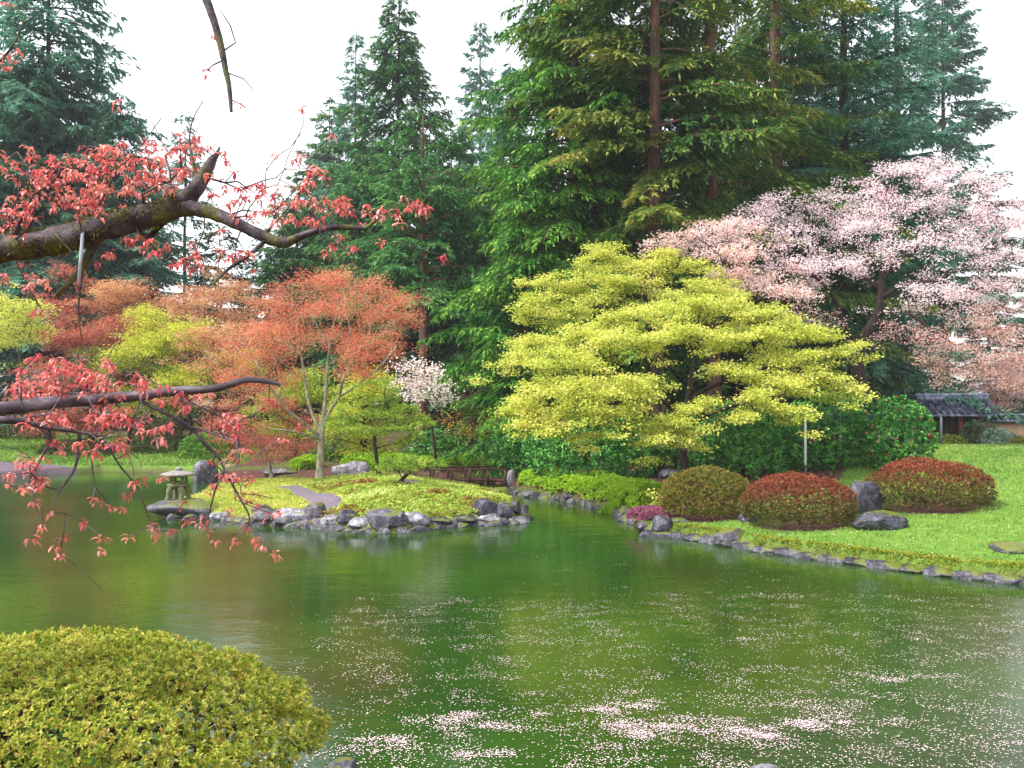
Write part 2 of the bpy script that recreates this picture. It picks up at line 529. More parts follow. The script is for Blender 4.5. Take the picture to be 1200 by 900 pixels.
# ------------------------------------------------------------------ conifers
FL, FW = .72, .75
def conifer(name, label, x, y, Hh, R, zc, mats, seed, nbr=200, rise=.12, droop=.45, tip=.12, fl=.36, fw=.10, hang=.5, dens=1.0, ztop=24.0,
            power=.72, r0=None, group='tall conifers behind the garden', lat=.42, gap=.085, cat='conifer', lean=0.0, emin=.3, open_front=False):
    rng = np.random.default_rng(seed)
    zb = hz1(x, y); base = np.array([x, y, zb])
    r0 = r0 or Hh * .0095
    o = thing(name, label, cat, base, group)
    mb = MB()
    k = 14; zz = np.linspace(-.3, Hh - zb, k)
    wx = np.cumsum(rng.normal(0, .03, k)); wy = np.cumsum(rng.normal(0, .03, k))
    tr = np.stack([x + wx + lean * (zz / Hh) ** 2, y + wy, zb + zz], 1)
    rr = r0 * (1 - .93 * np.clip(zz / (Hh - zb), 0, 1)); rr[0] *= 1.5; rr[1] *= 1.04
    tube(mb, tr, rr, 12, lump=.06, rng=rng)
    # boughs
    nbr = int(nbr * .62); t = np.sort(rng.random(nbr)); z0 = zc + (Hh - zc) * t * .985
    L = (R * (1 - t) ** power * (.55 + .62 * rng.random(nbr)) + emin)
    az = (np.arange(nbr) * 2.39996 + rng.normal(0, .35, nbr))
    if open_front:      # the side over the pond carries few boughs and leaves the trunk bare
        fr = np.abs((az + math.pi / 2 + math.pi) % (2 * math.pi) - math.pi) < .55
        L = np.where(fr & (rng.random(nbr) < .8), L * .15, L)
    A = np.stack([np.cos(az), np.sin(az), np.zeros(nbr)], 1)
    Bp = np.stack([-np.sin(az), np.cos(az), np.zeros(nbr)], 1)
    tx = np.interp(z0, tr[:, 2], tr[:, 0]); ty = np.interp(z0, tr[:, 2], tr[:, 1])
    rs = rise * (.6 + .8 * rng.random(nbr)) + .35 * t
    dr = droop * (.7 + .6 * rng.random(nbr)) * (1 - .4 * t)
    side = rng.normal(0, .08, nbr)
    def bpos(i, s):
        q = np.stack([tx[i], ty[i], z0[i]], 1) + A[i] * (L[i] * s)[:, None] + Bp[i] * (L[i] * side[i] * s * s)[:, None]
        q[:, 2] += L[i] * (rs[i] * s - dr[i] * s * s + tip * s ** 4)
        return q
    S = np.linspace(0, .97, 6); ids = np.arange(nbr)
    br = np.stack([bpos(ids, np.full(nbr, s)) for s in S], 1)
    rb = (.012 + .011 * L)[:, None] * (1 - .85 * S)[None]
    a3 = np.arange(3) * 2 * math.pi / 3
    ring = br[:, :, None] + rb[:, :, None, None] * (np.cos(a3)[None, None, :, None] * Bp[:, None, None] + np.sin(a3)[None, None, :, None] * np.array([0, 0, 1.]))
    nb = len(S); idx = np.arange(nbr)[:, None, None] * nb * 3 + np.arange(nb - 1)[None, :, None] * 3
    kk = np.arange(3)[None, None]; k2 = (kk + 1) % 3
    Q = np.stack([idx + kk, idx + k2, idx + 3 + k2, idx + 3 + kk], -1).reshape(-1, 4)
    mb.add(ring.reshape(-1, 3), Q)
    localise(mb, base).build('trunk', mats[0], o, True)
    # side twigs
    vis = np.where(z0 > ztop, .35, 1.0)
    big = np.where(z0 > ztop, 1.7, 1.0)
    m = np.maximum(6, (L / .24 * dens * 2.3 * vis).astype(int))
    bi = np.repeat(ids, m); nl = len(bi)
    s = .12 + .88 * rng.random(nl) ** .85
    sg = np.where(rng.random(nl) < .5, -1., 1.)
    d = A[bi] * (.55 + .5 * rng.random(nl))[:, None] + Bp[bi] * (sg * (.5 + .6 * rng.random(nl)))[:, None]
    d[:, 2] = .12 * rng.normal(0, 1, nl) - .1
    d = norm(d)
    ll = lat * L[bi] * (1 - s) * .9 + .25 + .25 * rng.random(nl)
    p0 = bpos(bi, s)
    kf = np.maximum(2, (ll / gap * vis[bi]).astype(int) + 1)
    li = np.repeat(np.arange(nl), kf); nf = len(li)
    u = rng.random(nf)
    q = p0[li] + d[li] * (ll[li] * u)[:, None]
    q[:, 2] -= ll[li] * u * u * hang * .8
    fd = d[li] + rng.normal(0, .45, (nf, 3)) * np.array([1, 1, .35])
    fd[:, 2] -= hang * (.3 + .9 * u)
    N = rng.normal(0, .35, (nf, 3)); N[:, 2] += 1
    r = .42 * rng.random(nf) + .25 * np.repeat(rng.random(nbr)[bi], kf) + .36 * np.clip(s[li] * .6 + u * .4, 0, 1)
    mb = MB()
    bg_ = big[bi][li]
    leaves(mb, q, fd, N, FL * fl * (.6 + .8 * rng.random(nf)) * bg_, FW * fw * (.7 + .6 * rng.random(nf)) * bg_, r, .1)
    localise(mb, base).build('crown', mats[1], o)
    return o

def copy_tree(src, x, y, rz, s, label):
    c = src.copy(); col.objects.link(c)
    c.location = (x, y, hz1(x, y)); c.rotation_euler = (0, 0, rz); c.scale = (s, s, s)
    c['label'] = label
    for ch in src.children:
        d = ch.copy(); col.objects.link(d); d.parent = c
    return c

# ------------------------------------------------------------------ shrubs
def lumpf(rng, k=7):
    w_ = rng.normal(0, 1, (k, 3)) * 2.6; ph = rng.random(k) * 6.3
    return lambda D: np.sin(D @ w_.T + ph).mean(1)

def shrub(name, label, c, rx, ry, h, mat, seed, n, per, L, W, group=None, lump=.18, zmin=.06, deep=.35, cat='shrub', rmode='rand', openness=.9,
          stems=60, stemmat=None, parts='foliage', big=False, under=.55, nstem=5, pw=2.0, extra=None, inner=.25, pocket=.22, pfreq=7.0):
    """a dome of leaf rosettes on twigs; c = ground centre"""
    rng = np.random.default_rng(seed)
    c = np.asarray(c, float)
    f = lumpf(rng); pw_ = rng.normal(0, 1, (5, 3)) * pfreq; pph = rng.random(5) * 6.3
    def shell(k, lo, hi):
        D = norm(rng.normal(0, 1, (int(k * 2.4) + 8, 3)))
        z = D[:, 2]
        D = D[z > -under][:k]
        e = (np.abs(D) ** pw).sum(1) ** (-1 / pw)
        r = (1 + lump * f(D)) * (lo + (hi - lo) * rng.random(len(D))) * e
        pk = np.sin(D @ pw_.T + pph).mean(1); r = r * (1 - pocket * sm(.12, .5, -pk))
        q = D * r[:, None]
        q = np.stack([q[:, 0] * rx, q[:, 1] * ry, (q[:, 2] + under) / (1 + under) * h], 1)
        return q, D
    n_in = int(n * inner)
    q1, D1 = shell(n - n_in, .93, 1.02); q2, D2 = shell(n_in, 1 - deep, .93)
    q = np.concatenate([q1, q2]); D = np.concatenate([D1, D2])
    keep = q[:, 2] > zmin * h
    q, D = q[keep], D[keep]
    n = len(q)
    o = thing(name, label, cat, c, group)
    nrm = norm(D / np.array([rx, ry, h]) * h + np.array([0, 0, .35]))
    p = np.repeat(q, per, 0); nn = np.repeat(nrm, per, 0) + rng.normal(0, .18, (n * per, 3))
    rad = norm(rng.normal(0, 1, (n * per, 3)))
    d = nn + openness * rad
    k = n * per
    hf = np.repeat(q[:, 2] / h, per)
    if rmode == 'rand':
        r = np.repeat(rng.random(n), per) * .5 + rng.random(k) * .5
    else:
        r = .62 * np.clip((hf - .28) / .62, 0, 1) + .2 * np.repeat(rng.random(n), per) + .18 * rng.random(k)
    mb = MB()
    fn = vleaves if big else leaves
    fn(mb, p + c + rad * L * .1, d, nn + .2 * rng.normal(0, 1, (k, 3)), L * (.65 + .7 * rng.random(k)), W * (.75 + .5 * rng.random(k)), r)
    localise(mb, c).build(parts, mat, o)
    qs, _ = shell(stems, .68, .9)
    seeds = []
    for i in range(nstem):
        a = 2 * math.pi * i / nstem + rng.random(); rr = .28 * rng.random() + .1
        b = np.array([c[0] + rr * rx * math.cos(a) * .5, c[1] + rr * ry * math.sin(a) * .5, c[2] - .08])
        e = np.array([c[0] + rr * rx * math.cos(a) * 1.6, c[1] + rr * ry * math.sin(a) * 1.6, c[2] + h * .3])
        seeds.append([(b, .03), ((b + e) / 2, .026), (e, .02)])
    mb = MB()
    for s_i, sset in enumerate(seeds):
        sub = qs[s_i::nstem] + c
        A, par, rdd = grow([sset], sub, alpha=.3, step=.18, rng=rng, tip=.004, skip=.4)
        skin(mb, A, par, rdd, 4)
    localise(mb, c).build('stem', stemmat or MAT['stem'], o, True)
    if extra:
        m2, n2, per2, L2, nm = extra
        q3, D3 = shell(n2, .97, 1.05)
        q3 = q3[q3[:, 2] > .2 * h]; m_ = len(q3)
        p3 = np.repeat(q3, per2, 0) + c; r3 = norm(rng.normal(0, 1, (m_ * per2, 3)))
        mb = MB(); leaves(mb, p3, r3, norm(rng.normal(0, 1, r3.shape)), L2, L2 * .8, rng.random(m_ * per2))
        localise(mb, c).build(nm, m2, o)
    return o

# ------------------------------------------------------------------ rocks
def ico(sub):
    bm = bmesh.new(); bmesh.ops.create_icosphere(bm, subdivisions=sub, radius=1.0)
    V = np.array([v.co[:] for v in bm.verts]); T = np.array([[v.index for v in f.verts] for f in bm.faces]); bm.free()
    return V, T
ICO3, ICO4 = ico(4), ico(5)

def rock(label, c, s, mat, seed, rz=0.0, planes=9, group=None, name='rock', cut=.72, sink=.3, rough=.07, hi=False, cat='rock', kind=None):
    rng = np.random.default_rng(seed)
    V, T = ICO4 if hi else ICO3
    V = np.sign(V) * np.abs(V) ** .62
    V = V @ np.linalg.qr(np.eye(3) + .25 * rng.normal(0, 1, (3, 3)))[0] * .92
    for _ in range(planes):
        nrm = norm(rng.normal(0, 1, 3)); nrm[2] = abs(nrm[2]) * .8
        nrm = norm(nrm); dd = cut + .28 * rng.random()
        e = V @ nrm - dd
        V -= np.where(e > 0, e, 0)[:, None] * nrm * .96
    f1, f2 = lumpf(rng, 6), lumpf(rng, 8)
    V *= (1 + rough * f1(V * 1.6) + rough * .6 * f2(V * 4) + rough * .5 * f2(V * 9))[:, None]
    V = V * (np.asarray(s) / 2)
    ca, sa = math.cos(rz), math.sin(rz)
    V = V @ np.array([[ca, sa, 0], [-sa, ca, 0], [0, 0, 1]])
    V[:, 2] += s[2] * (.5 - sink)
    mb = MB(); mb.add(V, T=T)
    o = mb.build(name, mat, None, True)
    o.data.set_sharp_from_angle(angle=R_(22))
    o.location = c
    return tag(o, label, cat, group, kind)

# =================================================================== THE PLACE
rng0 = np.random.default_rng(7)

# ---- ground: one sheet to the horizon
def axis(lo, hi, step, far):
    mid = np.arange(lo, hi + 1e-6, step)
    a = [lo - step * k for k in (3, 7, 13, 22, 36, 60, 110)] ; b = [hi + step * k for k in (3, 7, 13, 22, 36, 60, 110)]
    return np.array(sorted(set([-far, -far * .5, -far * .25] + a + list(mid) + b + [far * .25, far * .5, far])))
gx = axis(-27, 24, .17, 395); gy = axis(4, 44, .17, 395)
GX, GY = np.meshgrid(gx, gy)
GZ = hz(GX, GY)
lawn_edge = [(750, 619), (776, 609), (830, 598), (880, 588), (960, 572), (985, 560), (990, 548), (975, 540), (1000, 533), (1040, 528)]
L_poly = [tuple(H(*p)[:2]) for p in lawn_edge] + [(14, 33), (22, 37), (60, 40), (60, 4), (20, 6)] + R_poly[1:13][::1]
SOIL_SHADE_DISCS = []  # bare soil discs under the azaleas, also standing in for their shadow
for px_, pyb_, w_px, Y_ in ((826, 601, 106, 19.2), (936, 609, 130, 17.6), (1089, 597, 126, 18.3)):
    yc_ = Y_ * (1 + w_px / F * .4); SOIL_SHADE_DISCS.append((P(px_, pyb_, yc_)[0], yc_ - .12, w_px * yc_ / F * .42))
def lawnmask(x, y):
    x = np.asarray(x, float).ravel(); y = np.asarray(y, float).ravel()
    a = sdist(x, y, [tuple(H(*p)[:2]) for p in lawn_edge] + [(14, 32), (19, 35.5), (60, 40), (60, 2), (9, 2), (2, 17)])
    b = sdist(x, y, [(-70, 28), (-70, 50), (-30, 50), (-20, 47), (-12.5, 44), (-11.5, 37), (-12, 28)])
    d = np.maximum(a, b) + .12 * wob(x, y, 3.1)
    for hx, hy, hr in SOIL_SHADE_DISCS: d = np.minimum(d, (np.hypot((x - hx), (y - hy) * 1.15) - hr) + .06 * wob(x, y, 6.0))
    d = np.minimum(d, sdist(x, y, R_poly) - .06)
    return sm(-.12, .2, d)
def mossmask(x, y):
    x = np.asarray(x, float).ravel(); y = np.asarray(y, float).ravel()
    return sm(.05, .3, sdist(x, y, I_poly))
mb = MB()
ny, nx = GX.shape
ii = (np.arange(ny - 1)[:, None] * nx + np.arange(nx - 1)[None]).reshape(-1)
mb.add(np.stack([GX.ravel(), GY.ravel(), GZ.ravel()], 1), np.stack([ii, ii + 1, ii + nx + 1, ii + nx], 1))

m, t, out = mat_new('ground')
al = t.nodes.new('ShaderNodeAttribute'); al.attribute_name = 'lawn'
am = t.nodes.new('ShaderNodeAttribute'); am.attribute_name = 'moss'
ap = t.nodes.new('ShaderNodeAttribute'); ap.attribute_name = 'gravel'
n1 = noise(t, 3.0, 6, .65); n2 = noise(t, 40, 4, .7); n3 = noise(t, .5, 3, .5)
soil = ramp(t, [(.3, srgb('#2a1a18')), (.5, srgb('#4c342e')), (.72, srgb('#644a42'))], math_(t, 'ADD', math_(t, 'MULTIPLY', n1, .6), math_(t, 'MULTIPLY', n2, .4)))  # soil darkened so the discs under the azaleas read as shadow
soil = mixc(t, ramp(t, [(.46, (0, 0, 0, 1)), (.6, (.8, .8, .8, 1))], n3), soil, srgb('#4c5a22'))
lw = ramp(t, [(.3, srgb('#44601f')), (.55, srgb('#5f802f')), (.75, srgb('#86984a'))], math_(t, 'ADD', math_(t, 'MULTIPLY', n1, .5), math_(t, 'MULTIPLY', n2, .5)))
ms = ramp(t, [(.3, srgb('#6c7a2a')), (.55, srgb('#98a044')), (.75, srgb('#b8b25c'))], math_(t, 'ADD', math_(t, 'MULTIPLY', n1, .6), math_(t, 'MULTIPLY', n2, .4)))
gr = ramp(t, [(.35, srgb('#4c4249')), (.6, srgb('#6a5e68'))], n2)
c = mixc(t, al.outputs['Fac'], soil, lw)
c = mixc(t, am.outputs['Fac'], c, ms)
c = mixc(t, ap.outputs['Fac'], c, gr)
b = t.nodes.new('ShaderNodeBsdfPrincipled'); t.links.new(c, b.inputs['Base Color']); b.inputs['Roughness'].default_value = .95
b.inputs['Specular IOR Level'].default_value = .15
bumpy(t, b, n2, .6, .03)
t.links.new(b.outputs[0], out.inputs['Surface'])
ground = mb.build('ground', m, None, True)
tag(ground, 'garden ground of lawn, brown soil and moss sloping round the pond', 'ground', kind='structure')
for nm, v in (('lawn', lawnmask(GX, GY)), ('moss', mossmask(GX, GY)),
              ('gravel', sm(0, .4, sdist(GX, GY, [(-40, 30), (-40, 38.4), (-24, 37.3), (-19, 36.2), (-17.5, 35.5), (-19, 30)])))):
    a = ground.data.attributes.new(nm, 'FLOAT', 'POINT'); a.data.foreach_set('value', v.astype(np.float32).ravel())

# ---- water
m, t, out = mat_new('water')
g = t.nodes.new('ShaderNodeTexCoord')
mp = t.nodes.new('ShaderNodeMapping'); mp.inputs['Scale'].default_value = (1.0, 1.6, 1); t.links.new(g.outputs['Object'], mp.inputs[0])
na = noise(t, 1.1, 3, .5, mp.outputs[0]); nb_ = noise(t, 9.0, 3, .6, mp.outputs[0])
vo = t.nodes.new('ShaderNodeTexVoronoi'); vo.inputs['Scale'].default_value = 3.2; t.links.new(g.outputs['Object'], vo.inputs['Vector'])
ringw = t.nodes.new('ShaderNodeMath'); ringw.operation = 'SINE'; t.links.new(math_(t, 'MULTIPLY', vo.outputs['Distance'], 60.0), ringw.inputs[0])
fall = t.nodes.new('ShaderNodeMapRange'); fall.inputs[1].default_value = .02; fall.inputs[2].default_value = .22; fall.inputs[3].default_value = 1; fall.inputs[4].default_value = 0
t.links.new(vo.outputs['Distance'], fall.inputs[0])
rn = math_(t, 'MULTIPLY', math_(t, 'MULTIPLY', ringw.outputs[0], fall.outputs[0]), .10)
hsum = math_(t, 'ADD', math_(t, 'ADD', math_(t, 'MULTIPLY', na, 1.2), math_(t, 'MULTIPLY', nb_, .32)), rn)
b = t.nodes.new('ShaderNodeBsdfPrincipled')
cw = ramp(t, [(.35, srgb('#1c320f')), (.65, srgb('#294513'))], noise(t, .25, 3, .5))
t.links.new(cw, b.inputs['Base Color'])
b.inputs['Roughness'].default_value = .035; b.inputs['IOR'].default_value = 1.33; b.inputs['Specular IOR Level'].default_value = .5
bumpy(t, b, hsum, .2, .04)
t.links.new(b.outputs[0], out.inputs['Surface'])
mb = MB()
wx = [-120, -40, -20, -10, 0, 10, 20, 40, 90]; wy = [-5, 4, 10, 16, 22, 28, 34, 40]
WX, WY = np.meshgrid(wx, wy); k = len(wx)
ii = (np.arange(len(wy) - 1)[:, None] * k + np.arange(k - 1)[None]).reshape(-1)
mb.add(np.stack([WX.ravel(), WY.ravel(), 0 * WX.ravel()], 1), np.stack([ii, ii + 1, ii + k + 1, ii + k], 1))
tag(mb.build('water', m), 'still green pond water dimpled by rain and strewn with petals', 'water', kind='structure')

# ---- petals on the water
m, t, out = mat_new('petal')
a = t.nodes.new('ShaderNodeAttribute'); a.attribute_name = 'rnd'
c = ramp(t, [(0, srgb('#b8929a')), (.5, srgb('#d2b6bc')), (1, srgb('#e6d6d9'))], a.outputs['Fac'])
b = t.nodes.new('ShaderNodeBsdfPrincipled'); t.links.new(c, b.inputs['Base Color']); b.inputs['Roughness'].default_value = .5
t.links.new(b.outputs[0], out.inputs['Surface'])
rng = np.random.default_rng(11)
def petal_pts():
    out = []
    # single petals, denser close to the near bank
    n = 60000
    y = 6.7 + 20 * rng.random(n) ** 1.6; x = -11 + 26 * rng.random(n)
    keep = rng.random(n) < .05 + .20 * sm(15, 7.5, y) * sm(-5, 0, x) + .14 * sm(-1, 6, x)
    out.append(np.stack([x[keep], y[keep]], 1))
    # rafts
    for i in range(1200):
        cy = 6.8 + 6.5 * rng.random() ** 1.3; cx = -2.4 + (cy * .62 + 2.4) * rng.random() * 1.15
        k = int(3 + rng.exponential(11)); s = .018 + .011 * math.sqrt(k); a_ = rng.normal(.0, .25) - .35 * (cx > 1.5)
        u_, v_ = rng.normal(0, s * 1.6, k), rng.normal(0, s * .8, k) + .03 * np.sin(rng.random() * 6 + np.linspace(0, 5, k))
        out.append(np.stack([cx + u_ * math.cos(a_) - v_ * math.sin(a_), cy + u_ * math.sin(a_) + v_ * math.cos(a_)], 1))
    for i in range(70):
        cy = 10 + 8 * rng.random() ** 1.3; cx = 0 + 9 * rng.random()
        k = int(3 + rng.exponential(7))
        out.append(np.stack([cx + rng.normal(0, .09, k), cy + rng.normal(0, .03, k)], 1))
    for (px, py, s, k) in ((560, 842, .16, 130), (500, 850, .14, 60), (700, 835, .12, 70), (745, 826, .10, 60), (760, 860, .22, 190), (790, 855, .13, 120), (885, 860, .10, 60), (935, 850, .2, 170), (960, 822, .16, 70), (870, 868, .16, 70),
                           (545, 885, .14, 60), (470, 880, .14, 60), (430, 870, .1, 40), (1010, 845, .12, 50), (1060, 800, .14, 50)):
        p = G(px, py)
        for _ in range(5):
            ox, oy = rng.normal(0, s * 1.6), rng.normal(0, s * 1.0); kk = int(k * .85)
            out.append(np.stack([p[0] + ox + rng.normal(0, s * .6, kk), p[1] + oy + rng.normal(0, s * .32, kk)], 1))
    return np.concatenate(out)
pp = petal_pts()
d1 = np.maximum(np.maximum(sdist(pp[:, 0], pp[:, 1], R_poly), sdist(pp[:, 0], pp[:, 1], I_poly)), sdist(pp[:, 0], pp[:, 1], N_poly))
pp = pp[d1 < -.05]; n = len(pp)
q = np.concatenate([pp, .006 + .004 * rng.random((n, 1))], 1); a = rng.random(n) * 6.283
D = np.stack([np.cos(a), np.sin(a), rng.normal(0, .05, n)], 1)
mb = MB(); leaves(mb, q, D, np.tile([0, 0, 1.], (n, 1)), .011 + .009 * rng.random(n), .009 + .006 * rng.random(n), rng.random(n))
tag(mb.build('petals', m), 'fallen pale pink petals floating singly and in rafts on the pond', 'petals', kind='stuff')

# ---- gravel path over the island
pc = [H(338, 570), H(352, 575), H(372, 582), H(382, 590), H(372, 598), H(352, 607), H(340, 614)]
pw_ = [.4, .36, .4, .46, .52, .55, .55]
cl = smooth_line([(p, r) for p, r in zip(pc, pw_)], 6)
mb = MB(); nn_ = len(cl); pts = np.array([p for p, _ in cl]); tg = norm(np.gradient(pts, axis=0)); sd_ = np.stack([-tg[:, 1], tg[:, 0], 0 * tg[:, 0]], 1)
V = []
for j in range(7):
    s = (j - 3) / 3
    q = pts + sd_ * np.array([r for _, r in cl])[:, None] * s * (1 + .08 * np.sin(np.arange(nn_) * 1.7 + j))[:, None]
    q[:, 2] = hz(q[:, 0], q[:, 1]) + .022 - .03 * (abs(s) > .9)
    V.append(q)
V = np.stack(V, 1).reshape(-1, 3)
ii = (np.arange(nn_ - 1)[:, None] * 7 + np.arange(6)[None]).reshape(-1)
mb.add(V, np.stack([ii, ii + 1, ii + 8, ii + 7], 1))
tag(mb.build('path', solid('path_gravel', ['#443b42', '#625760', '#82767f'], 18, .9, .8, .03), None, True), 'grey gravel path curving over the mossy island', 'path', kind='structure')

# ---- grass
def blades(name, label, poly_fn, box_, n, hgt, wid, mat, seed, keep=None, cat='grass', lie=.5):
    rng = np.random.default_rng(seed)
    x = box_[0] + (box_[1] - box_[0]) * rng.random(n); y = box_[2] + (box_[3] - box_[2]) * rng.random(n)
    k = poly_fn(x, y) > .35 + .4 * rng.random(n)
    if keep is not None: k &= keep(x, y)
    x, y = x[k], y[k]; n = len(x)
    z = hz(x, y)
    d = rng.normal(0, lie, (n, 3)); d[:, 2] = 1
    s = 1 + .02 * np.clip(y - 16, 0, 30)
    patch = wob(x, y, .9, 2) * .22 + wob(x, y, 2.7, 5) * .18 + .5
    mb = MB(); leaves(mb, np.stack([x, y, z - .01], 1), d, rng.normal(0, 1, (n, 3)), hgt * (.5 + rng.random(n)) * s, wid * (.7 + .6 * rng.random(n)) * s, np.clip(patch + .5 * (rng.random(n) - .5), 0, 1))
    return tag(mb.build(name, mat), label, cat, kind='stuff')
grassm = leafmat('grass', ['#4a6a26', '#658a34', '#82a046', '#aaae62'], .35, .6, .15)
blades('grass', 'short bright green grass of the lawn beside the pond', lawnmask, (2, 26, 11, 36), 210000, .05, .022, grassm, 3,
       keep=lambda x, y: x > 2.0)
blades('far_grass', 'green grass of the far lawn beyond the pond', lawnmask, (-42, -11, 36, 49), 60000, .09, .045, grassm, 4)
mossm = leafmat('moss', ['#7f9434', '#9fac44', '#b8b85a', '#c8c070'], .3, 1.2, .25)
isl_path = np.array([p for p, _ in cl])
def pathd(x, y):
    return np.min(np.hypot(x[:, None] - isl_path[None, :, 0], y[:, None] - isl_path[None, :, 1]), 1)
blades('moss', 'short yellow green moss carpet on the lantern end of the island', lambda x, y: mossmask(x, y), (-10, -3, 19.5, 31), 60000, .05, .035, mossm, 5,
       keep=lambda x, y: (pathd(x, y) > .36) & (x < -4.6 + .0 * y), cat='moss', lie=.9)
# creeping cover on the larger half of the island
rng = np.random.default_rng(21)
n = 26000
x = -6.5 + 7.2 * rng.random(n); y = 19.5 + 11.5 * rng.random(n)
k = (mossmask(x, y) > .5) & (pathd(x, y) > .46) & ((x > -4.9) | (y > 24.5)); x, y = x[k], y[k]; n = len(x)
hh = .10 + .05 * wob(x, y, 2.2, 1)
z = hz(x, y) + hh * rng.random(n)
per = 5; k = n * per
q = np.repeat(np.stack([x, y, z], 1), per, 0); dd = norm(rng.normal(0, 1, (k, 3)) * [1, 1, .3]) * .9 + [0, 0, .55]
pr = np.repeat(np.clip(.62 + .3 * wob(x, y, 1.3, 5) - .25 * sm(.15, .5, wob(x, y, 2.9, 12)) - .55 * (np.hypot((x - P(390, 575, 25.5)[0]) / 1.5, (y - 24.6) / .9) < 1) * rng.random(n) - .25 * ((wob(x, y, 4.1, 8) > .45) & (y < 23.5)), 0, 1), per)
mb = MB(); leaves(mb, q, dd, np.tile([0, 0, 1.], (k, 1)) + rng.normal(0, .4, (k, 3)), .065 + .03 * rng.random(k), .035, np.clip(pr + .3 * (rng.random(k) - .5), 0, 1))
tag(mb.build('ground_cover', leafmat('ground_cover', ['#7e4426', '#94803a', '#8fa83e', '#b2bf58', '#ccd48c'], .3, 1.0, .12)),
    'yellow green creeping ground cover with rusty patches mounded over the island', 'ground cover', kind='stuff')
# fallen leaf and bark litter on the soil
rng = np.random.default_rng(22)
n = 60000; x = -3 + 16 * rng.random(n); y = 19 + 16 * rng.random(n)
k = (lawnmask(x, y) < .3) & (sdist(x, y, R_poly) > .05); x, y = x[k], y[k]; n = len(x)
d = rng.normal(0, 1, (n, 3)); d[:, 2] *= .3
mb = MB(); leaves(mb, np.stack([x, y, hz(x, y) + .015 + .02 * rng.random(n)], 1), d, np.tile([0, 0, 1.], (n, 1)) + rng.normal(0, .3, (n, 3)), .07, .03, rng.random(n))
tag(mb.build('litter', leafmat('litter', ['#2e1d1a', '#5e3d36', '#8a6458', '#a88078'], .1, 2, .2)), 'brown leaf and bark litter on the soil under the trees', 'litter', kind='stuff')

rng = np.random.default_rng(29)
n = 9000; x = 2 + 20 * rng.random(n); y = 12 + 20 * rng.random(n); k = lawnmask(x, y) > .7; x, y = x[k], y[k]
k = wob(x, y, .7, 9) + .5 * rng.random(len(x)) > .15; x, y = x[k], y[k]; n = len(x); a = rng.random(n) * 6.28
mb = MB(); leaves(mb, np.stack([x, y, hz(x, y) + .045 + .015 * rng.random(n)], 1), np.stack([np.cos(a), np.sin(a), rng.normal(0, .3, n)], 1), np.tile([0, 0, 1.], (n, 1)) + rng.normal(0, .3, (n, 3)), .024, .02, rng.random(n))
tag(mb.build('fallen_petals', bpy.data.materials['petal']), 'fallen pale petals lying thinly over the lawn', 'petals', kind='stuff')

# ------------------------------------------------------------------ rocks
RK = rockmat('wet_rock', ['#141217', '#302c36', '#5a5664', '#98949f'], mossamt=.35)
RKM = rockmat('mossy_rock', ['#1f1c24', '#47434c', '#77727c'], mossamt=.75)
RKD = rockmat('dark_rock', ['#121116', '#26242d', '#454250', '#656277'], mossamt=.22, wet=.25)
RKP = rockmat('pale_rock', ['#2c2930', '#65616b', '#97939c', '#c2bdc4'], mossamt=.15)

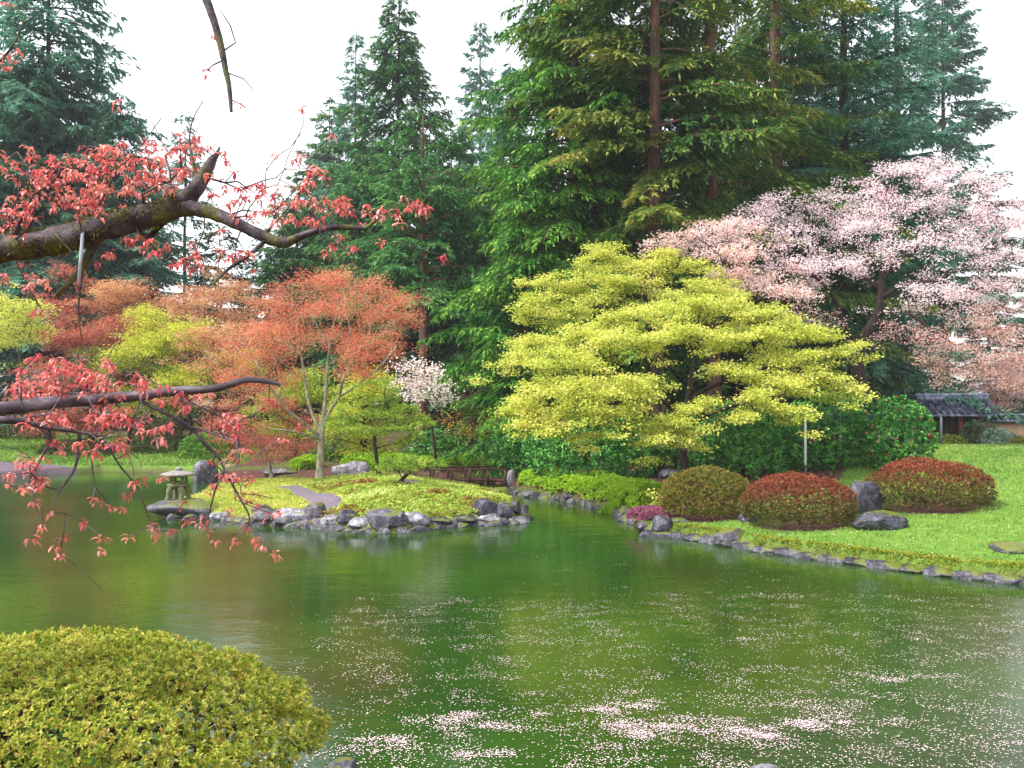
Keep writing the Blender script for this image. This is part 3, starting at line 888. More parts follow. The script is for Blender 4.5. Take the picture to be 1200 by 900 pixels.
# island edge
def shore_pts(poly, spacing):
    p = np.array(poly); L = np.concatenate([[0], np.cumsum(np.hypot(*np.diff(p, axis=0).T))])
    s = np.arange(0, L[-1], spacing)
    return np.stack([np.interp(s, L, p[:, 0]), np.interp(s, L, p[:, 1])], 1)
big = [  # px, py(base), width px, height px, depth m, material, label, seed
    (213, 603, 74, 17, .9, RK, 'flat grey rock in the water carrying the stone lantern', 1, 0),
    (238, 566, 26, 27, .7, RK, 'leaning blue grey rock behind the stone lantern at the island edge', 2, .3),
    (262, 608, 36, 8, .4, RKP, 'small flat pale stone at the mossy island edge beside the lantern rock', 3, 0),
    (305, 601, 22, 10, .4, RKM, 'small mossy stone set in the moss near the island edge', 4, 0),
    (318, 611, 42, 13, .5, RK, 'low dark stone at the island edge before the moss carpet', 24, .2),
    (345, 613, 54, 15, .7, RKP, 'broad flat pale rock at the pond end of the gravel path', 5, .1),
    (368, 607, 24, 18, .5, RKM, 'upright mossy stone beside the gravel path end', 6, 0),
    (385, 617, 24, 13, .5, RKP, 'pale block of stone just beyond the gravel path at the waterline', 7, 0),
    (406, 612, 24, 15, .5, RKD, 'dark rounded stone between two pale waterline stones of the island', 8, 0),
    (424, 619, 32, 12, .5, RKP, 'pale sloping slab beside the large wet rock of the island front', 25, .2),
    (452, 621, 46, 23, .8, RK, 'large wet grey rock with a white streaked face at the island front', 9, .3),
    (485, 617, 34, 14, .5, RKP, 'pale grey slab to the side of the large wet rock', 10, 0),
    (512, 614, 32, 8, .4, RKD, 'thin dark kerb stone under the creeping cover of the island', 11, 0),
    (540, 612, 34, 8, .4, RKD, 'thin dark kerb stone nearest the black boulder of the island', 26, 0),
    (569, 606, 32, 20, .7, RKD, 'black boulder on the tip of the island', 12, 0),
    (572, 614, 24, 9, .5, RKP, 'pale wet stone at the waterline below the black boulder', 13, 0),
    (590, 605, 22, 16, .5, RK, 'grey pointed rock beside the black boulder on the island tip', 14, .5),
    (603, 600, 16, 16, .6, RKD, 'dark rock at the outer end of the island tip', 15, 0),
    (590, 615, 14, 9, .4, RKD, 'small black stone in the gap between two pale stones of the island tip', 27, 0),
    (604, 614, 24, 9, .4, RKP, 'pale low stone at the very tip of the island waterline', 16, .4),
    (410, 558, 40, 18, .9, RKP, 'pale pinkish boulder beside the red maple on the island', 17, .2),
    (483, 570, 20, 8, .4, RKP, 'small smooth grey stone under the leaning pine', 18, 0),
    (325, 556, 40, 7, .6, RKD, 'dark low rock on the far edge of the island under the red shrub', 19, 0),
    (586, 581, 24, 10, .6, RKM, 'mossy stone at the mouth of the channel below the bridge end', 20, 0),
    (599, 567, 10, 17, .35, RKP, 'pale upright stone at the end of the bridge railing', 21, 0),
]
def place_rock(px, py, wp, hp, dep, mat, label, seed, rz, name='rock', sink=.22, z0=None, cut=.72, group=None):
    d = ray(px, py)
    p = H(px, py) if z0 is None else G(px, py, z0)
    if p[2] < 0: p = G(px, py, 0.0)
    s = p[1] / F
    w_ = wp * s; h_ = hp * s * 1.0 / (1 - sink)
    return rock(label, (p[0], p[1] + dep * .35, p[2] - .01), (w_ * 1.12, dep, h_), mat, seed + 100, rz, 9, group, name, cut, sink)
for r_ in big: place_rock(*r_)
# lawn rocks
for r_ in [
    (777, 627, 22, 22, .5, RKD, 'squat dark boulder standing at the water by the heather', 31, 0),
    (797, 613, 20, 6, .4, RK, 'small flat blue grey stone behind the waterside boulder', 32, 0),
    (878, 612, 18, 12, .4, RK, 'small blue grey stone tucked beside the nearer red azalea', 33, 0),
    (862, 641, 42, 20, .6, RKM, 'moss covered rock at the lawn edge above the water', 34, .3),
    (1040, 621, 60, 21, .75, RKD, 'smooth dark oval stone lying flat on the lawn', 36, .05),
    (1192, 648, 40, 12, .6, RKM, 'low moss covered stone sunk in the open lawn apart from the other rocks', 37, 0),
    (868, 556, 26, 18, .7, RK, 'purple grey boulder under the rhododendron behind the round azaleas', 38, 0),
    (785, 560, 24, 10, .5, RK, 'grey rock in the soil between the hedge and the olive azalea', 39, 0),
    (710, 597, 14, 9, .4, RKM, 'mossy stone in the bank below the lime hedge', 40, 0),
    (668, 586, 16, 9, .4, RKD, 'dark stone in the bank below the far half of the lime hedge', 41, 0),
    (735, 606, 22, 13, .5, RKM, 'lichen covered stone at the near end of the hedge bank', 42, 0),
    (756, 622, 16, 10, .4, RK, 'grey stone at the corner of the lawn beside the heather', 43, 0),
    (622, 583, 18, 8, .4, RK, 'grey stone in the hedge bank close to the bridge', 44, 0),
    (643, 583, 12, 6, .3, RKM, 'little mossy stone at the waterline of the hedge bank', 45, 0),
    (692, 592, 14, 7, .3, RKD, 'small dark wet stone at the waterline of the hedge bank', 46, 0),
]: place_rock(*r_)
place_rock(1017, 602, 36, 40, .5, RKD, 'tall dark pointed stone standing between the two red azaleas', 35, 0, sink=.15, cut=.78)
p = G(403, 899); rock('grey rock tip at the near bank beside the foreground azalea', (p[0], p[1] - .12, -.02), (.3, .3, .22), RK, 61, .2, sink=.35)
p = G(893, 900); rock('pale cream stone barely showing above the near water edge', (p[0], p[1] - .1, -.02), (.22, .22, .14), RKP, 62, .4, sink=.3)
# edging stones of the lawn
rng = np.random.default_rng(5)
es = shore_pts([tuple(G(*p)[:2]) for p in R_shore[1:13]][::-1], .46)
for i, (ex, ey) in enumerate(es):
    nx_ = es[min(i + 1, len(es) - 1)] - es[max(i - 1, 0)]
    sz = (.42 + .5 * rng.random(), .30 + .1 * rng.random(), .17 + .09 * rng.random())
    rock('low dark edging stone half hidden by moss where the lawn meets the pond', (ex, ey + .05, .03), sz, RKD if rng.random() < .6 else RK, 300 + i, math.atan2(nx_[1], nx_[0]), 8,
         'edging stones along the lawn shore', 'edging_stone', cut=.7, sink=.5)
es = shore_pts([tuple(G(*p)[:2]) for p in R_shore[14:20]], .5)
for i, (ex, ey) in enumerate(es):
    sz = (.3 + .3 * rng.random(), .35, .2 + .14 * rng.random())
    rock('small rough stone in the brown bank beneath the lime hedge', (ex, ey + .05, .03), sz, RK if rng.random() < .5 else RKM, 400 + i, rng.random(), 8,
         'stones along the hedge bank', 'bank_stone', cut=.68, sink=.5)
es = shore_pts([tuple(G(*p)[:2]) for p in I_shore[1:16]], .42)
for i, (ex, ey) in enumerate(es):
    sz = (.42 + .4 * rng.random(), .35, .22 + .1 * rng.random())
    rock('small wet stone filling the rim of the island between larger rocks', (ex, ey + .1, .01), sz, RK if rng.random() < .5 else RKD, 500 + i, rng.random(), 8,
         'small stones along the island rim', 'rim_stone', cut=.68, sink=.5)
# moss lip over the edging
rng = np.random.default_rng(23)
base_ = shore_pts([tuple(G(*p)[:2]) for p in R_shore[1:13]], .004)
n = len(base_); x = base_[:, 0] + rng.normal(.06, .10, n); y = base_[:, 1] + .20 + rng.normal(0, .09, n)
k = (sdist(x, y, R_poly) > .02) & (wob(x * 3.1, y * 1.3, 1.3, 6) + .5 * wob(x, y, 7.7, 3) > -.75 + .5 * rng.random(n)); x, y = x[k], y[k]; n = len(x); per = 5
q = np.repeat(np.stack([x, y, hz(x, y) + .0 + .02 * rng.random(n)], 1), per, 0); k = len(q)
mb = MB(); leaves(mb, q, rng.normal(0, 1, (k, 3)) + [0, -.2, .5], rng.normal(0, 1, (k, 3)), .045, .02, rng.random(k))
tag(mb.build('edge_moss', leafmat('edge_moss', ['#4f6a1c', '#7d8a24', '#a89a34', '#7a9a30'], .2, 2, .4)), 'yellow moss creeping over the stones of the lawn edge', 'moss', kind='stuff')

# ------------------------------------------------------------------ stone lantern
ST = solid('lantern_stone', ['#4e4a46', '#7c7772', '#a29d98'], 14, .75, .5, .02)
STM = solid('lantern_stone_mossy', ['#48482e', '#6c6a4c', '#8c8872'], 10, .8, .5, .02)
lp = P(209, 588, 22.4); u = 22.4 / F
o = thing('stone_lantern', 'low stone snow lantern with wide roof and arched legs on a rock in the pond', 'lantern', lp)
o.scale = (.88, .88, .86)
mb = MB(); lathe(mb, (0, 0, 0), [(.50, .80), (.52, .845), (.44, .875), (.28, .92), (.13, .955), (.10, .965)], 6, .3)
mb.build('roof', ST, o)
mb = MB(); lathe(mb, (0, 0, 0), [(.10, .955), (.09, .975), (.12, .99), (.09, 1.03), (.02, 1.06)], 12)
mb.build('finial', ST, o)
fb = MB(); hexa = [(.22 * math.cos(a), .22 * math.sin(a)) for a in np.arange(6) * math.pi / 3 + .3]
for i in range(6):
    (x0, y0), (x1, y1) = hexa[i], hexa[(i + 1) % 6]
    cx_, cy_ = (x0 + x1) / 2, (y0 + y1) / 2; rz = math.atan2(y1 - y0, x1 - x0)
    box(fb, (cx_, cy_, .585), (.22, .05, .05), rz); box(fb, (cx_, cy_, .775), (.22, .05, .05), rz)
    box(fb, (x0 * .98, y0 * .98, .68), (.06, .06, .23), rz)
fb.build('firebox', STM, o)
mb = MB(); lathe(mb, (0, 0, 0), [(.22, .44), (.31, .48), (.33, .53), (.28, .562)], 6, .3); mb.build('platform', STM, o)
for i in range(4):
    a = i * math.pi / 2 + .65
    mb = MB(); pts = [((.15 * math.cos(a), .15 * math.sin(a), .46), .075), ((.25 * math.cos(a), .25 * math.sin(a), .40), .085), ((.285 * math.cos(a), .285 * math.sin(a), .22), .07), ((.31 * math.cos(a), .31 * math.sin(a), .02), .085)]
    pl = smooth_line([(np.array(p_), r) for p_, r in pts], 5)
    tube(mb, np.array([p_ for p_, _ in pl]), np.array([r for _, r in pl]), 8); mb.build('leg', STM, o, True)
mb = MB(); lathe(mb, (0, 0, 0), [(.44, -.10), (.46, .0), (.42, .05), (.36, .06)], 9, .2); mb.build('base_stone', ST, o)

# ------------------------------------------------------------------ footbridge
WD = solid('weathered_wood', ['#2a1a16', '#4a302a', '#6b4c42'], 8, .8, .5, .01, (.25, 1, 1))
pa, pb = P(484, 560, 28.0), P(594, 563, 28.6); pa[2] = pb[2] = .30
dv = (pb - pa); Ln = np.linalg.norm(dv[:2]); rz = math.atan2(dv[1], dv[0])
o = thing('footbridge', 'small dark wooden footbridge with low railings leading onto the island', 'bridge', pa)
o.rotation_euler = (0, 0, rz)
mb = MB()
k = 21
for i in range(k): box(mb, ((i + .5) * Ln / k, .45, .02 + .05 * math.sin(math.pi * (i + .5) / k)), (Ln / k - .015, .95, .045))
mb.build('deck', WD, o)
for yy in (.02, .88):
    mb = MB()
    pts = [(np.array([s * Ln, yy, -.085 + .05 * math.sin(math.pi * s)]), .06) for s in np.linspace(0, 1, 9)]
    for i in range(8): box(mb, ((i + .5) * Ln / 8, yy, -.07 + .05 * math.sin(math.pi * (i + .5) / 8)), (Ln / 8 + .002, .1, .13))
    mb.build('beam', WD, o)
for yy in (-.055, .955):
    rl = MB(); box(rl, (Ln / 2, yy, .44), (Ln + .1, .06, .05)); 
    rail = rl.build('railing', WD, o)
    for i in range(6):
        pm = MB(); box(pm, (.06 + i * (Ln - .12) / 5, yy, .165 if yy < .5 else .165), (.07, .07, .5)); q_ = pm.build('post', WD, rail)

# ------------------------------------------------------------------ poles
def pole(name, label, px, pyt, pyb, Y, r, m1, m2, split):
    a, b_ = P(px, pyb, Y), P(px, pyt, Y); a[2] = hz1(a[0], a[1])
    o = thing(name, label, 'pole', a); h = b_[2] - a[2]
    mb = MB(); lathe(mb, (0, 0, 0), [(r * 1.25, -.1), (r * 1.25, h * split)], 10); mb.build('base', m2, o)
    mb = MB(); lathe(mb, (0, 0, 0), [(r, h * split), (r * .95, h), (r * .4, h + r)], 10); mb.build('shaft', m1, o)
WH = solid('white_metal', ['#b9bcc0', '#dfe2e6'], 5, .4, .05); DK = solid('dark_metal', ['#1d2226', '#33393e'], 5, .5, .05); GM = solid('grey_metal', ['#6d7680', '#98a0a8'], 5, .4, .05)
pole('metal_pole', 'thin white metal pole with a dark foot before the rhododendrons', 944, 484, 550, 23.2, .035, WH, DK, .28)
pole('metal_pole', 'thin grey metal post standing before the tiled gate', 1103, 489, 524, 36, .05, GM, DK, .2)
o = thing('stone_post', 'pale grey stone post standing in the wood behind the footbridge', 'post', (P(537, 530, 36)[0], 36, hz1(P(537, 530, 36)[0], 36)))
mb = MB(); lathe(mb, (0, 0, 0), [(.17, -.1), (.16, 1.0), (.15, 1.35)], 4, .78); mb.build('shaft', ST, o)
mb = MB(); lathe(mb, (0, 0, 0), [(.15, 1.35), (.20, 1.38), (.19, 1.45), (.05, 1.58)], 4, .78); mb.build('cap', ST, o)

# ------------------------------------------------------------------ gate and garden wall
TILE = solid('roof_tile', ['#2e3346', '#5c627a', '#a8aec2'], 5, .22, .3, .01, None, .5)
REDW = solid('red_wood', ['#5e281a', '#8e4026', '#a85534'], 9, .7, .4, .01, (1, 1, .2))
DWD = solid('dark_wood', ['#150f0d', '#2a1d18', '#3d2b22'], 9, .75, .4, .01, (1, 1, .2))
PLA = solid('ochre_plaster', ['#b78e72', '#c9a487', '#d6b59a'], 3, .9, .2, .01)
gz = .95
o = thing('garden_gate', 'roofed wooden gate with curved grey tiles and reddish posts', 'gate', (20.6, 40, gz))
def tiled(mb, x0, x1, y0, z0, y1, z1, pitch, r):
    k = int((x1 - x0) / pitch); L = math.hypot(y1 - y0, z1 - z0)
    n_ = 9
    for i in range(k + 1):
        x = x0 + i * pitch
        for j in range(n_):
            s0, s1 = j / n_, (j + 1) / n_
            tube(mb, [(x, y0 + (y1 - y0) * s0, z0 + (z1 - z0) * s0 + .035), (x, y0 + (y1 - y0) * s1, z0 + (z1 - z0) * s1 + .015)], [r, r * .93], 7)
    V = np.array([[x0 - .05, y0, z0], [x1 + .05, y0, z0], [x1 + .05, y1, z1], [x0 - .05, y1, z1]])
    V2 = V - [0, 0, .1]
    mb.add(np.concatenate([V, V2]), [[0, 1, 2, 3], [7, 6, 5, 4], [0, 4, 5, 1], [1, 5, 6, 2], [2, 6, 7, 3], [3, 7, 4, 0]])
mb = MB(); tiled(mb, -1.55, 1.55, -.95, 1.42, 0, 2.08, .31, .10); tiled(mb, -1.55, 1.55, .95, 1.42, 0.0, 2.075, .31, .10)
box(mb, (0, 0, 2.17), (3.3, .22, .22)); roof = mb.build('roof', TILE, o)
mb = MB(); tube(mb, [(-1.7, 0, 2.32), (1.7, 0, 2.32)], [.1, .1], 8); mb.build('ridge_tile', TILE, roof)
for x_ in (-1.15, .25, 1.15):
    mb = MB(); box(mb, (x_, -.25, .62), (.17, .17, 1.64)); mb.build('post', REDW, o)
mb = MB(); box(mb, (0, -.25, 1.5), (2.9, .15, .14)); box(mb, (0, -.6, 1.36), (3.0, .1, .1)); mb.build('beam', DWD, o)
for x_ in (-.45, .70):
    mb = MB(); w__ = 1.15 if x_ < 0 else .66
    for i in range(9): box(mb, (x_ - w__ / 2 + (i + .5) * w__ / 9, -.2, .6), (w__ / 9 - .02, .05, 1.5))
    box(mb, (x_, -.16, .6), (w__, .03, 1.52)); mb.build('shade_panel', DWD, o)  # dark boards added to stand for the shaded gate opening
mb = MB(); box(mb, (0, .5, .65), (2.9, .08, 1.6)); mb.build('shade_backing', DWD, o)  # dark sheet added behind the posts to keep the opening in shade
for (x0, x1, lb, zt) in ((22.3, 31, 'ochre plaster garden wall with tiled coping beyond the gate shrubs', 1.10), (13.4, 18.95, 'garden wall with grey tiled coping between the camellia and the gate', 1.12)):
    o = thing('garden_wall', lb, 'wall', ((x0 + x1) / 2, 40, gz))
    hw = (x1 - x0) / 2
    mb = MB(); box(mb, (0, 0, zt / 2 - .2), (x1 - x0, .3, zt + .4)); mb.build('wall', PLA, o)
    mb = MB(); tiled(mb, -hw, hw, -.42, zt + .04, 0, zt + .26, .2, .05); tiled(mb, -hw, hw, .42, zt + .04, 0, zt + .258, .2, .05); box(mb, (0, 0, zt + .30), (x1 - x0, .16, .12))
    mb.build('coping', TILE, o)
    mb = MB(); box(mb, (0, -.17, -.02), (x1 - x0, .06, .22)); mb.build('plinth', DWD, o)

# ------------------------------------------------------------------ conifers
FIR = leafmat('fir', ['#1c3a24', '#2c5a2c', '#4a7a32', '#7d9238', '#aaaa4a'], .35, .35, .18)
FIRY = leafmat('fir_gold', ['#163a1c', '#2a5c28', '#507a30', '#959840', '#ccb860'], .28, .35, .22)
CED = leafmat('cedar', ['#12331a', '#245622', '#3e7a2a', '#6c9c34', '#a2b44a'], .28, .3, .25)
BLU = leafmat('hazed_blue_fir', ['#28584a', '#427864', '#64987e', '#90b49a'], .4, .3, .18)  # blue green, paled so that mist over far trees is in the colour
HEM = leafmat('hemlock', ['#163c28', '#2c5e36', '#4c8244', '#86ac56'], .3, .3, .25)
DRK = leafmat('shaded_fir', ['#0e2116', '#173420', '#24482a', '#3c6036'], .18, .3, .15)  # shadow inside the wood is put into this darker leaf colour
def X(px, Y): return (px - 600) / F * Y
BB, BD = MAT['bark_brown'], MAT['bark_dark']
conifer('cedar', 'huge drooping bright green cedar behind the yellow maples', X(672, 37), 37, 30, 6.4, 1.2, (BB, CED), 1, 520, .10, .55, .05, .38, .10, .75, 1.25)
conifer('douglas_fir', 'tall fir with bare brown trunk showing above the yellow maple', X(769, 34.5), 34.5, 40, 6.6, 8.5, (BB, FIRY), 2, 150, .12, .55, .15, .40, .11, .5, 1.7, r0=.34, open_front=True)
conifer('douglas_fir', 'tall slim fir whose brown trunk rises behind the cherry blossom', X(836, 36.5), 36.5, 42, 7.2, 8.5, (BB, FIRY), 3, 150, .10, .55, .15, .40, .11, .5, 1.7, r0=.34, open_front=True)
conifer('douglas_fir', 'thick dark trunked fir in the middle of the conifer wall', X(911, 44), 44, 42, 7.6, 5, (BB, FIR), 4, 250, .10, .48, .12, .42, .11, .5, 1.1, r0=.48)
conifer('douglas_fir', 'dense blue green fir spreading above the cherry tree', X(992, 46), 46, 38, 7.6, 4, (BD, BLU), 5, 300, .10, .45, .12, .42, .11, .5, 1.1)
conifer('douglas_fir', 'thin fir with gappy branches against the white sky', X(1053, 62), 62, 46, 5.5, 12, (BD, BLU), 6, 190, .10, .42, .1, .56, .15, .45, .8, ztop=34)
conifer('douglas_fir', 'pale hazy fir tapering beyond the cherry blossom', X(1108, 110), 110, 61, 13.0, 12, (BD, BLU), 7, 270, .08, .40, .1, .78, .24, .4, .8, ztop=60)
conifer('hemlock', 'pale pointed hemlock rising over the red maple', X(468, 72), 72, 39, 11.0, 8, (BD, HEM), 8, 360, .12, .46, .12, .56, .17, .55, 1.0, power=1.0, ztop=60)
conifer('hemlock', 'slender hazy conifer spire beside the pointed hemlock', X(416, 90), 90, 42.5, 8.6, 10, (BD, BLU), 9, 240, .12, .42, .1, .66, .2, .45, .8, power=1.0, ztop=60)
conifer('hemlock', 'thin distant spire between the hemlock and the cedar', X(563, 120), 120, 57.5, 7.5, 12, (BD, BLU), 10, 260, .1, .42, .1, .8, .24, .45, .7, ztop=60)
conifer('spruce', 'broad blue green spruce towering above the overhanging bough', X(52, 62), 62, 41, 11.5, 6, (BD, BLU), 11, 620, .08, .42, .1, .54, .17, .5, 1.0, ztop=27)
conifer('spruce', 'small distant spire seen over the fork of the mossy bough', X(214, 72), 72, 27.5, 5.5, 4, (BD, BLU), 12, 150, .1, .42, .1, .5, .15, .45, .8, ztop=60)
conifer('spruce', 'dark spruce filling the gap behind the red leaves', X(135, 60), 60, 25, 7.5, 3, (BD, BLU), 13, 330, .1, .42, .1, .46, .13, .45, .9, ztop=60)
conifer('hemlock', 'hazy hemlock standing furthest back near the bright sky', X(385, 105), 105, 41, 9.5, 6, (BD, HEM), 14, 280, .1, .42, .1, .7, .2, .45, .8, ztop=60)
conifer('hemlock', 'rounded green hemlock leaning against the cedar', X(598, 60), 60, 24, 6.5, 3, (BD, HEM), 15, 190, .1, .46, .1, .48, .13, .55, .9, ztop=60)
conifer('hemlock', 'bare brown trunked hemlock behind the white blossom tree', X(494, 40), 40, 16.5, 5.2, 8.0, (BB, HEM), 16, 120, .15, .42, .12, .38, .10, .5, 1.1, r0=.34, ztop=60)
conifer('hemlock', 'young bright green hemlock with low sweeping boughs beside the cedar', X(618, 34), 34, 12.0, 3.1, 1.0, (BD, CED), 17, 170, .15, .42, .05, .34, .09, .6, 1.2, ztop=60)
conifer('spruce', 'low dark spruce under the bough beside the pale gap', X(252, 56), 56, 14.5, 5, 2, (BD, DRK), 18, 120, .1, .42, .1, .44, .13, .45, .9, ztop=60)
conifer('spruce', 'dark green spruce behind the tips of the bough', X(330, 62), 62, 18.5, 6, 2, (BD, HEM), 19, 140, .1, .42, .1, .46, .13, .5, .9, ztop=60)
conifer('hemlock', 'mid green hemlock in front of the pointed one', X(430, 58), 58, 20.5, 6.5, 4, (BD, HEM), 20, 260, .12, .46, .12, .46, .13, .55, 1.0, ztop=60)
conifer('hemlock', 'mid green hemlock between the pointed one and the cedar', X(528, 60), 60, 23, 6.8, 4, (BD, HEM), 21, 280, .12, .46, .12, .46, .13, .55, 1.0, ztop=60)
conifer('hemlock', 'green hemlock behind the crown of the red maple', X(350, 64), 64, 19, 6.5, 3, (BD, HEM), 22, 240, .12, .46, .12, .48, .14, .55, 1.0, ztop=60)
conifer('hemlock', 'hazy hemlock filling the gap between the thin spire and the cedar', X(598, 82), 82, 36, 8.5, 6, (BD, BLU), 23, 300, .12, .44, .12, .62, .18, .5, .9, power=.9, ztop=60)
# the wood behind
pr = [conifer('fir', 'dark fir at the back of the wood behind the cedar', X(640, 52), 52, 30, 6.5, 1.5, (BD, DRK), 31, 220, .08, .42, .1, .5, .14, .5, .9, ztop=60, group='dark firs filling the wood behind'),
      conifer('fir', 'dark fir at the back of the wood between the brown trunks', X(800, 55), 55, 34, 6.5, 2.5, (BD, DRK), 32, 220, .1, .46, .1, .5, .14, .5, .9, ztop=60, group='dark firs filling the wood behind')]
for i, (px, Y, s, lb) in enumerate([(530, 58, .55, 'dark fir deep in the shade behind the white blossom'), (575, 64, .6, 'dark fir deep in the shade behind the bridge'), (720, 60, 1.0, 'dark fir at the back of the wood behind the cedar'),
        (760, 50, .9, 'dark fir at the back of the wood between the brown trunks'), (865, 58, 1.0, 'dark fir at the back of the wood between the brown trunks'), (940, 56, 1.0, 'dark fir at the back of the wood behind the blue green fir'),
        (985, 62, 1.0, 'dark fir at the back of the wood behind the blue green fir'), (1160, 100, .85, 'distant fir seen low beyond the cherry blossom'), (1215, 90, .7, 'distant fir seen low beyond the cherry blossom'),
        (30, 75, .72, 'dark fir seen under the mossy bough beyond the far lawn'), (90, 82, .6, 'dark fir seen under the mossy bough beyond the far lawn'), (180, 84, .6, 'dark fir seen under the mossy bough beyond the far lawn'), (290, 90, .62, 'dark fir seen under the mossy bough beyond the far lawn'),
        (700, 66, 1.05, 'dark fir at the back of the wood behind the cedar'), (830, 68, 1.05, 'dark fir at the back of the wood between the brown trunks'), (900, 66, 1.1, 'dark fir at the back of the wood behind the blue green fir'), (960, 70, 1.1, 'dark fir at the back of the wood behind the blue green fir'), (1030, 68, .95, 'dark fir at the back of the wood behind the blue green fir'), (1075, 74, .8, 'distant fir seen low beyond the cherry blossom'),
        (430, 72, .6, 'dark fir behind the red maple crown'), (-60, 70, .9, 'dark fir seen under the mossy bough beyond the far lawn'), (480, 62, .45, 'dark fir behind the red maple crown')]):
    copy_tree(pr[i % 2], X(px, Y), Y, i * 1.3, s, lb)

# ------------------------------------------------------------------ broadleaf trees
YEL = leafmat('yellow_leaf', ['#7c8e2c', '#aab640', '#ccd058', '#e4e482', '#ccb45c'], .45, 1.1, .3)
PNK = leafmat('blossom', ['#efbac8', '#f7d8e0', '#fbe8ee', '#fdf4f7', '#dca8a2'], .5, .5, .18)
BRZ = leafmat('bronze_leaf', ['#b47464', '#d29a8e', '#e6bcb6', '#f2d8d8', '#b8a460'], .55, .6, .2)
RED = leafmat('red_leaf', ['#b04a46', '#d06c5c', '#de8a70', '#e2a274', '#c6ae58'], .5, .45, .2)
ORG = leafmat('orange_leaf', ['#aa6450', '#c6866a', '#d4a276', '#ccb468'], .5, .35, .22)
YGR = leafmat('yellow_green_leaf', ['#96a22e', '#b8c03e', '#d0d252', '#e2de6c'], .5, .5, .18)
DRD = leafmat('dark_red_leaf', ['#86403c', '#ac5a50', '#c47662', '#cc9070'], .5, .5, .18)
OLV = leafmat('olive_leaf', ['#60781e', '#869a2e', '#a8b640', '#c6ca58'], .5, .7, .18)
WHB = leafmat('white_blossom', ['#dcc6c0', '#f0e2dc', '#faf2ee', '#e6b8b8'], .35, 1.5, .2)

Y0 = 24.0
tree('yellow_maple', 'big layered golden yellow maple leaning over the lime hedge', 'tree', Y0,
     [line([(803, 552, .13, 0), (800, 525, .11, 0), (803, 495, .10, 0), (806, 468, .09, .1), (812, 430, .06, .3), (818, 395, .045, .5)], Y0),
      line([(803, 495, .10, 0), (790, 480, .07, -.3), (765, 462, .06, -.6), (738, 445, .05, -.9), (705, 432, .035, -1.2), (660, 422, .02, -1.5)], Y0),
      line([(806, 468, .08, .1), (830, 455, .06, .3), (865, 442, .05, .5), (905, 428, .035, .8), (950, 415, .02, 1)], Y0),
      line([(801, 505, .09, 0), (775, 492, .05, -.6), (735, 478, .04, -1.4), (690, 470, .025, -2)], Y0),
      line([(803, 500, .09, 0), (840, 482, .05, -.5), (880, 470, .035, -1), (920, 462, .02, -1.4)], Y0)],
     [(622, 421, 48, 16, -.6), (640, 402, 40, 12, .2), (690, 398, 62, 18, .2), (740, 378, 66, 18, .6), (792, 362, 62, 18, 1.0), (850, 368, 66, 18, .8), (905, 380, 58, 18, .6), (955, 398, 48, 18, .4), (985, 418, 30, 16, .3),
      (672, 428, 58, 18, -1.4), (735, 408, 56, 16, -.8), (808, 394, 56, 15, -.5), (872, 400, 56, 15, -.2), (930, 420, 50, 18, 0),
      (615, 488, 36, 26, -1.6), (645, 462, 46, 24, -1.6), (690, 456, 56, 26, -1.8), (735, 462, 50, 26, -2.0), (640, 505, 38, 20, -2.0), (690, 486, 40, 22, -2.3), (745, 498, 40, 30, -2.2), (775, 512, 30, 24, -1.9),
      (760, 452, 30, 14, -1.6), (858, 436, 40, 14, -.8), (905, 448, 52, 20, -.8), (960, 452, 46, 24, -.5), (990, 462, 24, 16, -.4), (835, 482, 46, 20, -1.5), (885, 478, 50, 22, -1.6), (930, 490, 30, 16, -1.3), (800, 520, 26, 18, -1.5), (860, 496, 34, 16, -1.8)],
     600, 125, (.068, .05), (MAT['bark_dark'], YEL), 101, None, dict(alpha=.3, step=.3, tip=.0065, up=.1), .7, .85, .22, hang=.3, flat=.45, sxy=.165, sz=.055, gap=-.3, gfreq=1.9)
Y1 = 28.0
tree('yellow_maple', 'taller yellow maple rising behind the layered golden one', 'tree', Y1,
     [line([(772, 530, .14, 0), (771, 470, .12, 0), (768, 420, .10, 0), (764, 380, .08, 0), (755, 345, .06, .2), (745, 318, .04, .4)], Y1),
      line([(768, 410, .09, 0), (740, 385, .05, -.3), (705, 365, .035, -.6), (665, 352, .02, -.9)], Y1),
      line([(766, 395, .09, 0), (800, 362, .05, 0), (835, 345, .03, .2)], Y1)],
     [(712, 292, 26, 10, .6), (700, 308, 42, 13, .4), (742, 314, 50, 15, .4), (790, 318, 46, 14, .4), (830, 322, 34, 12, .5), (660, 332, 46, 14, 0), (705, 334, 58, 15, 0), (760, 340, 58, 15, -.1), (815, 342, 46, 14, 0),
      (632, 352, 30, 12, -.3), (650, 368, 40, 14, -.5), (690, 358, 46, 14, -.5), (645, 384, 36, 12, -.4), (860, 350, 40, 14, .3), (780, 300, 22, 9, .8)],
     290, 115, (.07, .05), (MAT['bark_dark'], YEL), 102, None, dict(alpha=.3, step=.3, tip=.0065, up=.1), .75, .8, .22, hang=.3, flat=.45, sxy=.18, sz=.055, gap=-.3, gfreq=1.9)

